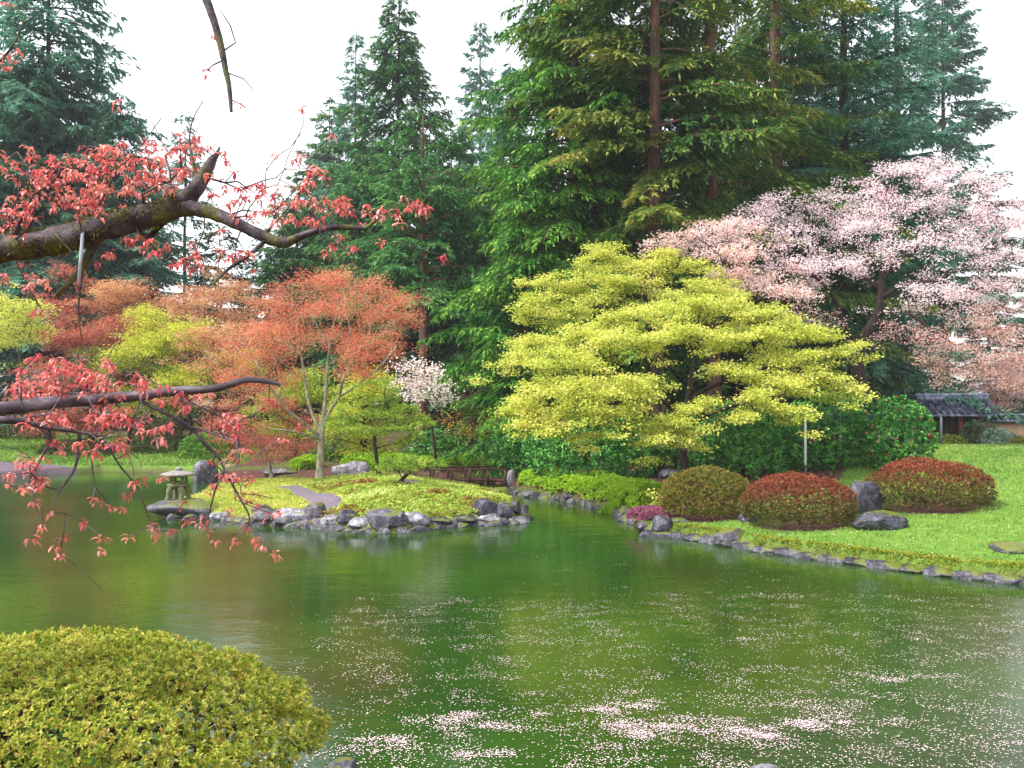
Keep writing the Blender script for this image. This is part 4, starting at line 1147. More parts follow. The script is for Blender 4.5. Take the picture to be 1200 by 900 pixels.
Y2 = 31.0
tree('cherry_tree', 'spreading pale pink flowering cherry beside the gate', 'tree', Y2,
     [line([(1004, 520, .30, 0), (1008, 470, .25, 0), (1006, 420, .21, 0), (1012, 395, .19, 0), (1028, 370, .16, 0), (1033, 335, .12, .2), (1036, 300, .09, .4), (1046, 262, .05, .7)], Y2),
      line([(1006, 410, .18, 0), (990, 385, .09, -.3), (978, 350, .07, -.6), (950, 320, .05, -1), (915, 300, .035, -1.2)], Y2),
      line([(1030, 352, .11, .1), (1055, 335, .08, -.2), (1085, 330, .06, -.5), (1115, 332, .05, -.8), (1160, 345, .03, -1)], Y2),
      line([(1028, 368, .11, .1), (1060, 365, .07, -.8), (1090, 385, .05, -1.6), (1120, 405, .035, -2.2)], Y2),
      line([(1034, 325, .10, .3), (1070, 290, .06, .4), (1110, 262, .045, .5), (1150, 240, .03, .5)], Y2),
      line([(1032, 340, .10, .3), (1010, 322, .06, .6), (990, 300, .04, .8), (965, 270, .03, 1)], Y2)],
     [(880, 262, 46, 18, .4), (925, 250, 52, 20, .6), (970, 246, 52, 20, .8), (1010, 232, 48, 20, .8), (1050, 205, 42, 18, .8), (1090, 196, 38, 14, .6), (1110, 215, 60, 22, .4), (1160, 232, 60, 26, .2), (1205, 250, 50, 28, 0), (1250, 270, 50, 30, 0),
      (850, 282, 48, 18, -.2), (900, 288, 56, 22, -.2), (960, 282, 62, 24, 0), (1020, 270, 64, 24, .2), (1080, 250, 66, 26, .2), (1140, 270, 70, 30, 0), (1200, 300, 64, 32, -.2), (1260, 330, 50, 30, -.2),
      (925, 320, 50, 20, -.8), (985, 318, 46, 20, -.8), (1060, 305, 56, 24, -1), (1120, 312, 66, 28, -1), (1180, 345, 62, 32, -1), (1090, 350, 50, 20, -1.6), (945, 350, 36, 16, -1), (1230, 380, 46, 30, -.8)],
     820, 52, (.068, .058), (MAT['bark_dark'], PNK), 103, None, dict(alpha=.4, step=.4, tip=.006, up=.06), .8, .7, .35, hang=.1, flat=.6, sxy=.165, sz=.08, crown='blossom', gap=-.24, gfreq=1.5,
     extra=([(1140, 385, 46, 22, -2), (1180, 400, 50, 24, -2), (1110, 408, 40, 20, -2.2), (1160, 430, 46, 22, -2.4), (1200, 430, 50, 26, -2.2), (1130, 440, 34, 16, -2.4), (1090, 425, 26, 14, -2), (1195, 450, 30, 14, -2.6), (1060, 390, 34, 14, -1.6), (1230, 455, 30, 16, -2.4), (955, 375, 30, 14, -1.2), (1200, 365, 50, 20, -1.8)], 340, 36, (.065, .045), BRZ, 'young_leaves'))
Y3 = 30.0
tree('cherry_tree', 'smaller cherry with thin dark limbs and salmon blossom above the yellow maples', 'tree', Y3,
     [line([(908, 540, .16, 0), (905, 480, .14, 0), (902, 420, .12, 0), (908, 380, .10, 0), (914, 350, .085, 0), (916, 325, .07, .1), (908, 305, .05, .2)], Y3),
      line([(905, 390, .10, 0), (880, 350, .05, -.2), (870, 325, .04, -.4), (845, 305, .025, -.6)], Y3)],
     [(790, 284, 40, 12, 0), (830, 278, 46, 14, 0), (815, 262, 30, 10, .4), (855, 266, 40, 14, .2), (865, 300, 46, 15, -.3), (905, 312, 36, 14, -.3), (840, 300, 36, 12, -.4), (775, 292, 24, 8, -.3), (880, 335, 40, 15, -.6), (925, 345, 30, 13, -.5), (850, 325, 30, 10, -.5), (940, 372, 26, 11, -.6)],
     240, 52, (.072, .06), (MAT['bark_dark'], leafmat('salmon_blossom', ['#c98a6e', '#e2b2a2', '#f4d8d6', '#fae8e8', '#c4a248'], .5, .6, .2)), 104, None, dict(alpha=.35, step=.35, tip=.006, up=.08), .8, .7, .35, hang=.1, flat=.3, sxy=.17, sz=.08, crown='blossom')

Y4 = 28.6
tree('red_maple', 'coral red maple with pale forked limbs standing on the island', 'tree', Y4,
     [line([(375, 556, .15, 0), (376, 535, .12, 0), (377, 515, .11, 0), (377, 503, .10, 0)], Y4),
      line([(377, 508, .09, 0), (385, 485, .065, -.3), (397, 465, .055, -.5), (402, 445, .05, -.6), (415, 420, .035, -.6), (432, 392, .025, -.6), (440, 365, .015, -.5)], Y4),
      line([(377, 508, .08, 0), (366, 485, .06, .2), (360, 462, .05, .4), (356, 435, .04, .5), (350, 400, .03, .6), (345, 372, .015, .7)], Y4),
      line([(376, 512, .08, 0), (355, 495, .05, -.4), (335, 478, .045, -.8), (318, 455, .035, -1.1), (300, 425, .025, -1.3)], Y4),
      line([(377, 503, .09, 0), (381, 470, .06, .6), (383, 435, .045, .9), (388, 395, .03, 1.1), (396, 360, .015, 1.2)], Y4),
      line([(376, 515, .07, 0), (350, 507, .04, -.8), (320, 503, .03, -1.4)], Y4),
      line([(397, 465, .05, -.5), (420, 450, .035, -.9), (445, 430, .025, -1.2), (465, 405, .015, -1.3)], Y4)],
     [(402, 332, 34, 12, .4), (375, 338, 36, 12, .4), (345, 348, 40, 14, .3), (432, 342, 34, 13, .2), (458, 358, 30, 14, 0), (318, 368, 36, 14, 0), (365, 365, 46, 15, 0), (410, 365, 46, 15, -.2), (450, 378, 36, 14, -.2), (476, 378, 16, 8, -.2),
      (300, 392, 34, 14, -.4), (340, 395, 44, 15, -.4), (395, 400, 30, 12, -.6), (435, 402, 40, 15, -.6), (285, 418, 30, 14, -.7), (318, 422, 40, 15, -.8), (420, 440, 26, 10, -.9), (425, 426, 36, 14, -.9), (455, 412, 24, 10, -.8), (275, 445, 30, 12, -1), (315, 452, 36, 14, -1)],
     620, 46, (.085, .024), (MAT['bark_pale'], RED), 105, None, dict(alpha=.5, step=.3, tip=.006, up=.0, jit=.035), .8, .4, .5, hang=-.15, flat=.2, sxy=.16, sz=.10, gap=-.42, gfreq=2.0)
tree('red_maple', 'low spreading rust red maple under the coral one at the water', 'tree', 30.5,
     [line([(318, 556, .08, 0), (312, 535, .06, 0), (300, 515, .05, -.1), (285, 500, .03, -.2)], 30.5), line([(314, 540, .05, 0), (330, 515, .04, .2), (345, 498, .025, .3)], 30.5)],
     [(290, 478, 40, 13, 0), (330, 478, 36, 13, 0), (268, 495, 34, 13, -.2), (305, 498, 46, 14, -.3), (345, 500, 26, 12, 0), (280, 516, 40, 13, -.5), (320, 520, 42, 13, -.5), (345, 525, 22, 10, -.3), (265, 532, 24, 10, -.5), (300, 535, 34, 10, -.7)],
     190, 75, (.07, .035), (MAT['bark_pale'], DRD), 106, None, dict(alpha=.35, step=.25, tip=.005), .8, .6, .3, hang=.3, flat=.5, sxy=.26, sz=.08)

def bg_maple(name, label, px, Y, py_top, py_bot, wpx, mats, seed, natt=230, per=66, leafs=(.11, .06), trunk_r=.12):
    rng = np.random.default_rng(seed)
    b_ = P(px, py_bot, Y); zb = hz1(b_[0], Y)
    pyb = 470 + (CAMZ - zb) / Y * F
    seeds = [line([(px, pyb, trunk_r, 0), (px + 3, pyb - 25, trunk_r * .8, 0), (px - 2, (pyb + py_bot) / 2 - 15, trunk_r * .7, 0), (px + 4, py_bot - 10, trunk_r * .5, .1), (px, (py_top * .6 + py_bot * .4), trunk_r * .3, .2)], Y)]
    pads = []
    nrow = max(3, int((py_bot - py_top) / 22))
    for r_ in range(nrow):
        f_ = (r_ + .5) / nrow; py = py_top + (py_bot - py_top) * f_
        wr = wpx * (math.sin(math.pi * (.18 + .62 * f_)) ** .7)
        for j in range(max(2, int(wr / 32))):
            pads.append((px + (rng.random() * 2 - 1) * wr * .8, py + rng.normal(0, 8), 24 + 22 * rng.random(), 18, (rng.random() - .5) * wr / 1000 * Y * 1.1))
    return tree(name, label, 'tree', Y, seeds, pads, int(natt * 1.25), per, leafs, mats, seed, 'spring maples beyond the pond', dict(alpha=.35, step=.4, tip=.007), .9, .6, .4, hang=.25, flat=.5, sxy=.25, sz=.10)
bg_maple('maple', 'dusky red maple behind the far lawn under the mossy bough', 105, 46, 325, 455, 75, (BD, DRD), 111, 300)
bg_maple('maple', 'copper orange maple between the dusky red and the yellow green ones', 190, 48, 325, 420, 85, (BD, ORG), 112, 300)
bg_maple('maple', 'yellow green maple spreading over the far shore', 222, 43, 362, 470, 80, (BD, YGR), 113, 330)
bg_maple('maple', 'bright yellow maple at the outer end of the far shore trees', -8, 40, 335, 440, 46, (BD, YEL), 114, 200)
bg_maple('maple', 'small coppery maple beside the yellow green one', 272, 41, 398, 470, 42, (BD, ORG), 115, 150)
bg_maple('maple', 'olive green maple low behind the far lawn', 150, 44, 410, 480, 60, (BD, OLV), 116, 180)
bg_maple('maple', 'tall orange maple crown peeping over the yellow green maple', 250, 52, 330, 420, 50, (BD, ORG), 117, 180)
bg_maple('maple', 'deep red maple low beside the far shore shrubs', 55, 42, 430, 500, 50, (BD, DRD), 118, 150)
bg_maple('maple', 'green leaved maple behind the red shrub at the channel', 345, 38, 440, 520, 45, (BD, OLV), 119, 170)
bg_maple('maple', 'yellow green maple behind the island pine', 425, 35, 450, 525, 34, (BD, YGR), 120, 140)
bg_maple('maple', 'tan leaved small maple beyond the footbridge', 556, 35, 478, 520, 28, (BD, leafmat('tan_leaf', ['#7a6a2c', '#a8843e', '#c49a58', '#93a03c'], .4, .8, .2)), 121, 70, 50, (.08, .05), .05)
bg_maple('maple', 'leafy green understorey tree beneath the cedar', 625, 33, 430, 520, 40, (BD, OLV), 122, 130)
bg_maple('maple', 'bronze leaved tree behind the gate roof', 1165, 46, 410, 480, 60, (BD, BRZ), 123, 170)
tree('magnolia', 'slender white blossom tree against the brown conifer trunk', 'tree', 31.8,
     [line([(511, 545, .06, 0), (508, 515, .05, 0), (503, 485, .04, 0), (495, 462, .03, 0), (485, 445, .015, 0)], 33), line([(505, 495, .03, 0), (515, 475, .025, .1), (522, 462, .012, .2)], 33)],
     [(480, 432, 20, 9, 0), (498, 440, 26, 10, 0), (478, 450, 20, 9, 0), (505, 455, 26, 10, .1), (490, 465, 22, 9, -.1), (520, 468, 14, 8, .2)],
     80, 18, (.085, .075), (MAT['bark_dark'], WHB), 107, None, dict(alpha=.3, step=.2, tip=.004), .9, .5, .5, hang=.1, flat=.2, sxy=.14, sz=.10, crown='blossom', gap=-9.)

# island pines
PIN = leafmat('pine_needle', ['#4a6620', '#6f8f2c', '#94aa3c', '#b8c458'], .25, 1.5, .2)
def pine(label, Y, seeds, pads, natt, per, seed):
    return tree('pine_tree', label, 'pine', Y, seeds, pads, natt, per, (.10, .024), (MAT['bark_dark'], PIN), seed, None, dict(alpha=.3, step=.2, tip=.006), .85, .35, .22, hang=-.3, flat=.1, sxy=.09, sz=.045)
pine('small cloud pruned pine with a thin dark trunk on the island', 26.5,
     [line([(444, 556, .075, 0), (441, 535, .06, 0), (439, 518, .055, 0), (441, 504, .05, 0), (450, 495, .04, .1), (455, 482, .025, .1), (450, 462, .02, .1)], 26.5), line([(441, 508, .05, 0), (430, 498, .03, 0), (415, 492, .02, -.1)], 26.5)],
     [(432, 455, 26, 11, .2), (418, 470, 26, 10, 0), (448, 472, 22, 10, .2), (472, 484, 28, 10, .2), (412, 488, 26, 10, -.2), (442, 490, 24, 9, 0), (400, 502, 20, 9, -.2), (428, 508, 26, 9, -.3), (468, 504, 30, 10, 0), (490, 496, 20, 9, .3), (480, 518, 22, 8, .1)], 150, 80, 131)
pine('dwarf pine with a short steeply leaning trunk near the island crest', 23.8,
     [line([(466, 569, .07, 0), (472, 561, .055, 0), (480, 553, .05, 0), (488, 545, .035, 0)], 23.8)],
     [(470, 535, 20, 9, .1), (492, 530, 22, 9, 0), (480, 545, 24, 8, -.2), (500, 543, 20, 8, 0), (460, 548, 16, 7, 0), (510, 536, 14, 7, .2)], 70, 90, 132)

# ------------------------------------------------------------------ clipped azaleas and other shrubs
AZR = leafmat('azalea_red', ['#465024', '#6a6430', '#744a2c', '#84442c', '#9c5a40'], .3, 2.5, .2)
AZO = leafmat('azalea_olive', ['#37481a', '#586824', '#747428', '#86642e', '#988a3c'], .3, 2.5, .25)
AZG = leafmat('azalea_green', ['#3e6218', '#7a942a', '#acb03c', '#cac45a', '#a6784a'], .38, 5.0, .25, .45, .35)
RHO = leafmat('rhododendron', ['#16401a', '#2a6824', '#4c9636', '#92c45a'], .3, 1.2, .2, .3, .45)
LIM = leafmat('lime_hedge', ['#6a9a1c', '#8ab428', '#a8c838', '#c2d650'], .35, 1.2, .2)
def az(name, label, px, pyb, wpx, hpx, Y, mat, seed, **kw):
    Yc = Y * (1 + wpx / F * .4); p = P(px, pyb, Y); x_ = P(px, pyb, Yc)[0]; z = hz1(x_, Y + .3)
    s = Yc / F; h = hpx * s * .98
    return shrub(name, label, (x_, Yc, min(z, p[2] + .05)), wpx * s / 2, wpx * s * .45, h, mat, seed, **kw)
azkw = dict(n=3800, per=6, L=.058, W=.024, lump=.15, deep=.25, pw=2.3, under=.6, pocket=.10, pfreq=9.0, zmin=.10, cat='azalea', group='clipped azalea domes on the lawn')
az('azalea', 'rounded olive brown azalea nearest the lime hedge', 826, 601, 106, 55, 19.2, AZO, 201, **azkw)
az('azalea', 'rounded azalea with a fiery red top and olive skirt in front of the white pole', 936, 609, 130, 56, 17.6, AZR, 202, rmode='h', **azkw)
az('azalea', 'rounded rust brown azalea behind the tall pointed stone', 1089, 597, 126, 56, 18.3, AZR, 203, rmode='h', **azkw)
# foreground bush
shrub('azalea', 'large yellow green azalea bush filling the near bank corner', (-2.0, 3.95, 1.15), 1.1, .78, .72, AZG, 204, n=15500, per=8, pocket=.13, pfreq=11.0, L=.0245, W=.0092, lump=.10, deep=.4, pw=2.05, under=.5, cat='azalea', big=True,
      openness=1.0, stems=220, nstem=11, zmin=.34, inner=.3)
# hedge of lime green foliage
def hedge(name, label, pts, h, depth_, mat, seed, n, L, W):
    """pts: front edge (world x, y)"""
    rng = np.random.default_rng(seed)
    p = np.array(pts); Ls = np.concatenate([[0], np.cumsum(np.hypot(*np.diff(p, axis=0).T))])
    s = rng.random(n) * Ls[-1]
    x = np.interp(s, Ls, p[:, 0]); y = np.interp(s, Ls, p[:, 1])
    tgx = np.interp(s, (Ls[1:] + Ls[:-1]) / 2, np.diff(p[:, 0]) / np.diff(Ls)); tgy = np.interp(s, (Ls[1:] + Ls[:-1]) / 2, np.diff(p[:, 1]) / np.diff(Ls))
    nx_, ny_ = -tgy, tgx
    flip = np.where(ny_ < 0, -1, 1); nx_, ny_ = nx_ * flip, ny_ * flip
    th = rng.random(n) * math.pi
    e = np.minimum(1, np.minimum(s, Ls[-1] - s) / .5) ** .5
    rr = (.85 + .2 * rng.random(n)) * (1 + .10 * wob(s * 3, th * 2, 1.0, seed)) * (.4 + .6 * e)
    cw = np.sign(np.cos(th)) * np.abs(np.cos(th)) ** .6; sw = np.abs(np.sin(th)) ** .6
    dpt = depth_ / 2 * (1 - cw * rr)
    q = np.stack([x + nx_ * dpt, y + ny_ * dpt, np.zeros(n)], 1)
    q[:, 2] = hz(q[:, 0], q[:, 1]) + h * sw * rr * (.9 + .15 * wob(s, dpt * 3, 1.7, 4))
    nrm = np.stack([-nx_ * np.cos(th), -ny_ * np.cos(th), np.sin(th) + .3], 1)
    c = np.array([p[:, 0].mean(), p[:, 1].mean(), hz1(p[:, 0].mean(), p[:, 1].mean())])
    o = thing(name, label, 'hedge', c)
    per = 6; k = n * per
    rad = norm(rng.normal(0, 1, (k, 3)))
    mb = MB(); leaves(mb, np.repeat(q, per, 0), np.repeat(nrm, per, 0) + .9 * rad, np.repeat(nrm, per, 0) + .3 * rng.normal(0, 1, (k, 3)), L * (.7 + .6 * rng.random(k)), W, np.repeat(rng.random(n), per) * .5 + .5 * rng.random(k))
    localise(mb, c).build('foliage', mat, o)
    mb = MB()
    for i in range(140):
        j = int(rng.random() * n); b_ = q[j].copy(); b_[0] += nx_[j] * .1; b_[1] += ny_[j] * .1; b_[2] = hz1(b_[0], b_[1]) - .03
        tube(mb, [b_, (b_ + q[j]) / 2 + rng.normal(0, .03, 3), q[j]], [.012, .009, .004], 4)
    localise(mb, c).build('stem', MAT['stem'], o)
    return o
hp = [H(600, 574), H(640, 578), H(680, 583), H(715, 590), H(745, 597), H(768, 590)]
hedge('hedge', 'low lime green clipped hedge along the brown bank', [(p_[0], p_[1] + .1) for p_ in hp], .46, 1.5, LIM, 211, 7000, .075, .04)
hedge('hedge', 'bright green low hedge across the channel behind the footbridge', [(X(395, 33.3), 33.3), (X(460, 33.2), 33.2), (X(520, 33.3), 33.3), (X(585, 33.6), 33.6)], .55, 1.8, LIM, 212, 4200, .09, .05)
hedge('hedge', 'small green clump of ground foliage beside the maple foot', [(X(338, 33.5), 33.5), (X(360, 33.5), 33.5), (X(372, 33.5), 33.5)], .5, 1.2, LIM, 213, 900, .1, .04)

big = dict(n=1500, per=6, L=.15, W=.055, lump=.22, deep=.5, under=.7, inner=.35, openness=1.3, zmin=.02, cat='rhododendron', big=True)
def rho(name, label, px, pyb, wpx, hpx, Y, seed, mat=RHO, **kw):
    k = dict(big); k.update(kw)
    p = P(px, pyb, Y + .6); s = (Y + .6) / F; z = hz1(p[0], Y + .4)
    return shrub(name, label, (p[0], Y + .6, z - .05), wpx * s / 2, wpx * s * .42, hpx * s * 1.05 + max(0, p[2] - z), mat, seed, **k)
rho('rhododendron', 'dark glossy rhododendron under the drooping yellow branches', 690, 548, 150, 72, 27.2, 221)
rho('rhododendron', 'dark rhododendron filling the gap toward the footbridge', 606, 540, 66, 50, 29.5, 222, n=700)
rho('rhododendron', 'broad dark rhododendron between the golden maple and the white pole', 875, 555, 130, 82, 25.2, 223)
rho('rhododendron', 'dark rhododendron just behind the white pole', 968, 548, 100, 86, 26.0, 224, n=1300)
rho('rhododendron', 'dark rhododendron in the shade behind the golden maple trunk', 785, 548, 90, 60, 28.0, 225, n=800)
CAMR = leafmat('camellia_flower', ['#b02a3a', '#c94a52', '#d87a70'], .2, 3, .2)
rho('camellia', 'round camellia dotted with red flowers in front of the gate', 1052, 546, 84, 80, 24.5, 226, n=900, L=.12, W=.06, lump=.3, cat='camellia', extra=(CAMR, 34, 7, .06, 'flowers'))
rho('shrub', 'glossy shrub with pale buds at the foot of the white blossom tree', 505, 548, 64, 48, 34, 227, n=500, extra=(WHB, 60, 5, .06, 'flowers'), cat='shrub')
GSH = leafmat('soft_green', ['#2f5a1c', '#4c7a26', '#6a9434', '#93ac48'], .3, 1.4, .2)
rho('shrub', 'small bright shrub on the slope above the bridge end', 560, 549, 50, 16, 33.8, 228, GSH, n=350, L=.11, W=.04, cat='shrub')
rho('shrub', 'green shrub behind the island pine', 398, 548, 60, 30, 36, 229, GSH, n=400, L=.12, W=.05, cat='shrub')
rho('shrub', 'soft dark green shrub against the gate post', 1146, 528, 38, 32, 36.5, 230, leafmat('dusk_green', ['#2c4424', '#45603a', '#5f6e4a', '#7a5a4c'], .3, 1.4, .2), n=420, L=.10, W=.04, cat='shrub')
rho('shrub', 'grey green shrub with light tips in front of the ochre wall', 1170, 530, 42, 24, 35.5, 231, leafmat('grey_green', ['#3c5a4a', '#5f806a', '#8aa890', '#b8c8b8'], .3, 1.4, .2), n=380, L=.10, W=.04, cat='shrub')
rho('shrub', 'small olive shrub at the end of the row before the ochre wall', 1199, 533, 28, 16, 34, 232, AZO, n=300, L=.09, W=.04, cat='shrub')
rho('shrub', 'low moss green clump at the foot of the gate', 1114, 524, 34, 14, 36.5, 233, OLV, n=240, L=.09, W=.04, cat='shrub')
far = dict(n=900, per=5, L=.12, W=.06, lump=.08, deep=.2, pw=2.4, under=.32, cat='shrub', group='dark clipped shrubs on the far lawn')
DSH = leafmat('dark_shrub', ['#26301a', '#3c4624', '#54562c', '#6a5a34'], .25, 1, .2)
az('shrub', 'dark low clipped shrub on the far lawn nearest the water', 92, 543, 80, 24, 38.5, DSH, 241, **far)
az('shrub', 'rounded brown green shrub on the far lawn behind the lantern', 186, 533, 56, 42, 40, DSH, 242, **far)
az('shrub', 'green mound of foliage at the far shore between lantern and red maple', 240, 545, 60, 34, 38, GSH, 243, **far)
az('shrub', 'dark shrub half hidden behind the far lawn', 30, 520, 60, 22, 44, DSH, 244, **far)
# heather
shrub('heather', 'purple pink heather clump between the hedge and the waterside boulder', H(764, 608) + [0, .1, -.02], .55, .4, .30, leafmat('heather', ['#4c2a38', '#7a4258', '#a8607c', '#c98aa0'], .2, 2, .2), 251, n=1700, per=5, L=.05, W=.014, lump=.15, cat='heather', under=.2)

# ------------------------------------------------------------------ the tree leaning over from the near bank
def mossbark():
    m, t, out = mat_new('mossy_bark')
    n1 = noise(t, 16, 6, .7); n2 = noise(t, 7, 4, .6); n3 = noise(t, 60, 4, .7)
    c = ramp(t, [(.35, srgb('#1a1216')), (.52, srgb('#3c2c34')), (.66, srgb('#6d5a66'))], n1)
    g_ = ramp(t, [(.3, srgb('#2f2c10')), (.7, srgb('#6e6a26'))], n3)
    c = mixc(t, ramp(t, [(.47, (0, 0, 0, 1)), (.57, (1, 1, 1, 1))], n2), c, g_)
    b = t.nodes.new('ShaderNodeBsdfPrincipled'); t.links.new(c, b.inputs['Base Color']); b.inputs['Roughness'].default_value = .7
    bumpy(t, b, math_(t, 'ADD', n1, math_(t, 'MULTIPLY', n3, .5)), 1.0, .012)
    t.links.new(b.outputs[0], out.inputs['Surface'])
    return m
MB_ = mossbark()
COR = leafmat('coral_leaf', ['#a03046', '#c64c58', '#dc6c68', '#e68a78', '#f0b0b6'], .45, 5.0, .2, .28, .5)
YF = 3.2
rng = np.random.default_rng(77)
tb = np.array([-3.3, 3.3, 0.0]); tb[2] = hz1(tb[0], tb[1])
tree_o = thing('overhanging_maple', 'leaning mossy maple with young coral leaves hanging over the pond from the near bank', 'tree', tb)
A_ = lambda a, b, Y=YF: P(a, b, Y)
mb = MB()
tr = smooth_line([(tb + [0, 0, -.2], .24), (tb + [0, 0, .6], .19), (np.array([-3.35, 3.3, 2.6]), .16), (np.array([-3.25, 3.3, 3.4]), .13), (np.array([-3.0, 3.35, 4.6]), .10), (np.array([-2.5, 3.4, 5.6]), .06)], 5)
tube(mb, np.array([p_ for p_, _ in tr]), np.array([r for _, r in tr]), 16, lump=.06, rng=rng)
localise(mb, tb).build('trunk', MB_, tree_o, True)

def blob(lst, n, Ymu=YF, Ys=.28):
    out = []
    w_ = np.array([b_[2] * b_[3] for b_ in lst], float); w_ /= w_.sum()
    for cx, cy, rx, ry in lst:
        pass
    for i in rng.choice(len(lst), n, p=w_):
        cx, cy, rx, ry = lst[i]
        a = rng.random() * 6.283; r = math.sqrt(rng.random())
        out.append(P(cx + rx * r * math.cos(a), cy + ry * r * math.sin(a), Ymu + rng.uniform(-1, 1) * Ys))
    return out

def coral(mb, pts, rng, L=.031, W=.0098, kmin=6, kmax=11):
    for a in pts:
        k = rng.integers(kmin, kmax)
        az_ = rng.random() * 6.283 + np.arange(k) * 6.283 / k + rng.normal(0, .3, k)
        el = rng.normal(-.55, .35, k)
        d = np.stack([np.cos(az_) * np.cos(el), np.sin(az_) * np.cos(el), np.sin(el)], 1)
        vleaves(mb, np.repeat(a[None], k, 0) + rng.normal(0, .006, (k, 3)), d, np.tile([0, 0, 1.], (k, 1)) + rng.normal(0, .3, (k, 3)), L * (.6 + .6 * rng.random(k)) * (.8 + .4 * rng.random()), W * (.8 + .5 * rng.random(k)),
                np.clip(.15 + .5 * rng.random() + .35 * rng.random(k), 0, 1), .35)

def bough(seeds, att, mat, tipr=.0018, moss=0, alpha=.3, extra=None, bare=0):
    bt = [att[i] + rng.normal(0, .07, 3) for i in rng.integers(0, len(att), bare)]
    A, par, rad = grow(seeds, np.array(list(att) + bt), alpha=alpha, step=.05, rng=rng, tip=tipr, expo=.36, skip=0.0, jit=.11, up=.05)
    mb = MB(); skin(mb, A, par, rad, 5, .10, rng, 12)
    o = localise(mb, tb).build('bough', mat, tree_o, True)
    mb = MB(); coral(mb, att if extra is None else list(att) + extra, rng)
    localise(mb, tb).build('foliage', COR, o)
    if moss:
        s = seeds[0]; p_ = np.array([q for q, _ in s]); r_ = np.array([r for _, r in s])
        t_ = rng.random(moss) * (len(s) - 1.001); i_ = t_.astype(int); f_ = (t_ - i_)[:, None]
        q = p_[i_] * (1 - f_) + p_[i_ + 1] * f_; rr = r_[i_]
        ax = norm(p_[i_ + 1] - p_[i_]); nrm = norm(np.cross(ax, rng.normal(0, 1, (moss, 3))))
        k_ = (wob(q[:, 0] * 9, nrm[:, 2] * 3 + q[:, 2] * 4, 1.0) + .15 * nrm[:, 2]) > -.05
        q, nrm, rr, ax = q[k_], nrm[k_], rr[k_], ax[k_]; n_ = len(q)
        mb = MB(); leaves(mb, q + nrm * rr[:, None] * .97, nrm + rng.normal(0, .5, (n_, 3)) + [0, 0, -.25], rng.normal(0, 1, (n_, 3)), .010 + .012 * rng.random(n_), .0035, rng.random(n_))
        localise(mb, tb).build('moss', MOSSB, o)
    return o
MOSSB = leafmat('bark_moss', ['#2a2a10', '#4c4a18', '#6e6a24', '#8c8634'], .2, 6, .3)

def fl(pts, Y=YF, k=5):
    return smooth_line([(P(a, b, Y + dy), r) for a, b, r, dy in pts], k)
# great mossy bough with its stub and the crooked limb
main = smooth_line([(np.array([-3.3, 3.3, 3.05]), .075)] + [(P(a, b, YF + dy), r) for a, b, r, dy in
        [(-120, 305, .056, .05), (0, 291, .052, 0), (55, 284, .050, 0), (120, 267, .049, 0), (180, 251, .046, 0), (214, 240, .043, 0)]], 6)
stub = fl([(208, 242, .040, 0), (226, 226, .032, 0), (238, 207, .025, 0), (245, 195, .020, 0), (250, 186, .015, 0), (255, 179, .008, .01), (257, 172, .003, .02)])
limb = fl([(210, 243, .034, 0), (235, 246, .027, -.02), (262, 255, .024, -.04), (290, 268, .022, -.06), (318, 281, .021, -.08), (335, 284, .019, -.08), (352, 277, .014, -.08), (372, 270, .012, -.08), (395, 266, .010, -.08), (428, 268, .008, -.08)])
lt1 = fl([(312, 281, .009, -.08), (300, 292, .009, -.1), (283, 305, .008, -.12), (268, 315, .006, -.13), (248, 334, .004, -.14)])
lt2 = fl([(362, 248, .004, -.1), (385, 268, .005, -.08), (398, 283, .004, -.1), (408, 301, .003, -.1)])
und = fl([(112, 276, .022, .03), (104, 300, .016, .05), (92, 320, .012, .06), (66, 346, .009, .07)])
und2 = fl([(205, 252, .014, .04), (190, 262, .013, .06), (178, 275, .012, .07), (172, 280, .009, .07)])
upt = fl([(14, 285, .012, -.03), (22, 262, .011, -.03), (34, 240, .009, -.02), (37, 215, .007, 0), (35, 200, .005, 0), (20, 178, .003, 0)])
upt2 = fl([(232, 214, .008, 0), (226, 190, .007, .02), (222, 165, .004, .03), (226, 140, .0025, .03), (238, 118, .002, .03)])
drp = fl([(99, 300, .006, .05), (95, 335, .004, .05), (92, 365, .0035, .06), (96, 400, .002, .08)])
att = blob([(30, 190, 42, 22), (70, 205, 48, 22), (120, 195, 48, 24), (160, 182, 38, 18), (200, 192, 40, 26), (60, 238, 60, 20), (120, 232, 55, 18), (15, 262, 22, 18), (185, 218, 38, 14), (222, 170, 22, 18), (150, 212, 60, 20)], 185)
att += blob([(268, 212, 28, 26), (300, 240, 38, 26), (340, 195, 34, 14), (372, 205, 22, 12), (330, 230, 26, 18), (388, 238, 34, 12), (420, 250, 26, 12), (455, 252, 26, 10), (484, 243, 16, 12), (360, 262, 26, 12), (395, 290, 20, 18), (278, 262, 24, 12)], 88)
att += blob([(28, 322, 26, 14), (58, 330, 14, 14), (52, 362, 14, 12), (172, 284, 26, 12), (205, 296, 26, 14), (236, 282, 26, 16), (282, 296, 26, 18), (228, 312, 18, 12), (300, 326, 20, 12), (110, 305, 20, 8), (140, 296, 18, 8)], 44)
att += [P(*p_) for p_ in ((355, 128, 3.2), (388, 160, 3.2), (137, 120, 3.3), (520, 300, 3.1), (448, 283, 3.1), (445, 255, 3.1), (262, 178, 3.2), (246, 172, 3.2), (372, 240, 3.1), (355, 222, 3.1), (500, 245, 3.1), (430, 240, 3.1))]
bough([main, stub, limb, lt1, lt2, und, und2, upt, upt2, drp], att, MB_, moss=9000, bare=110)
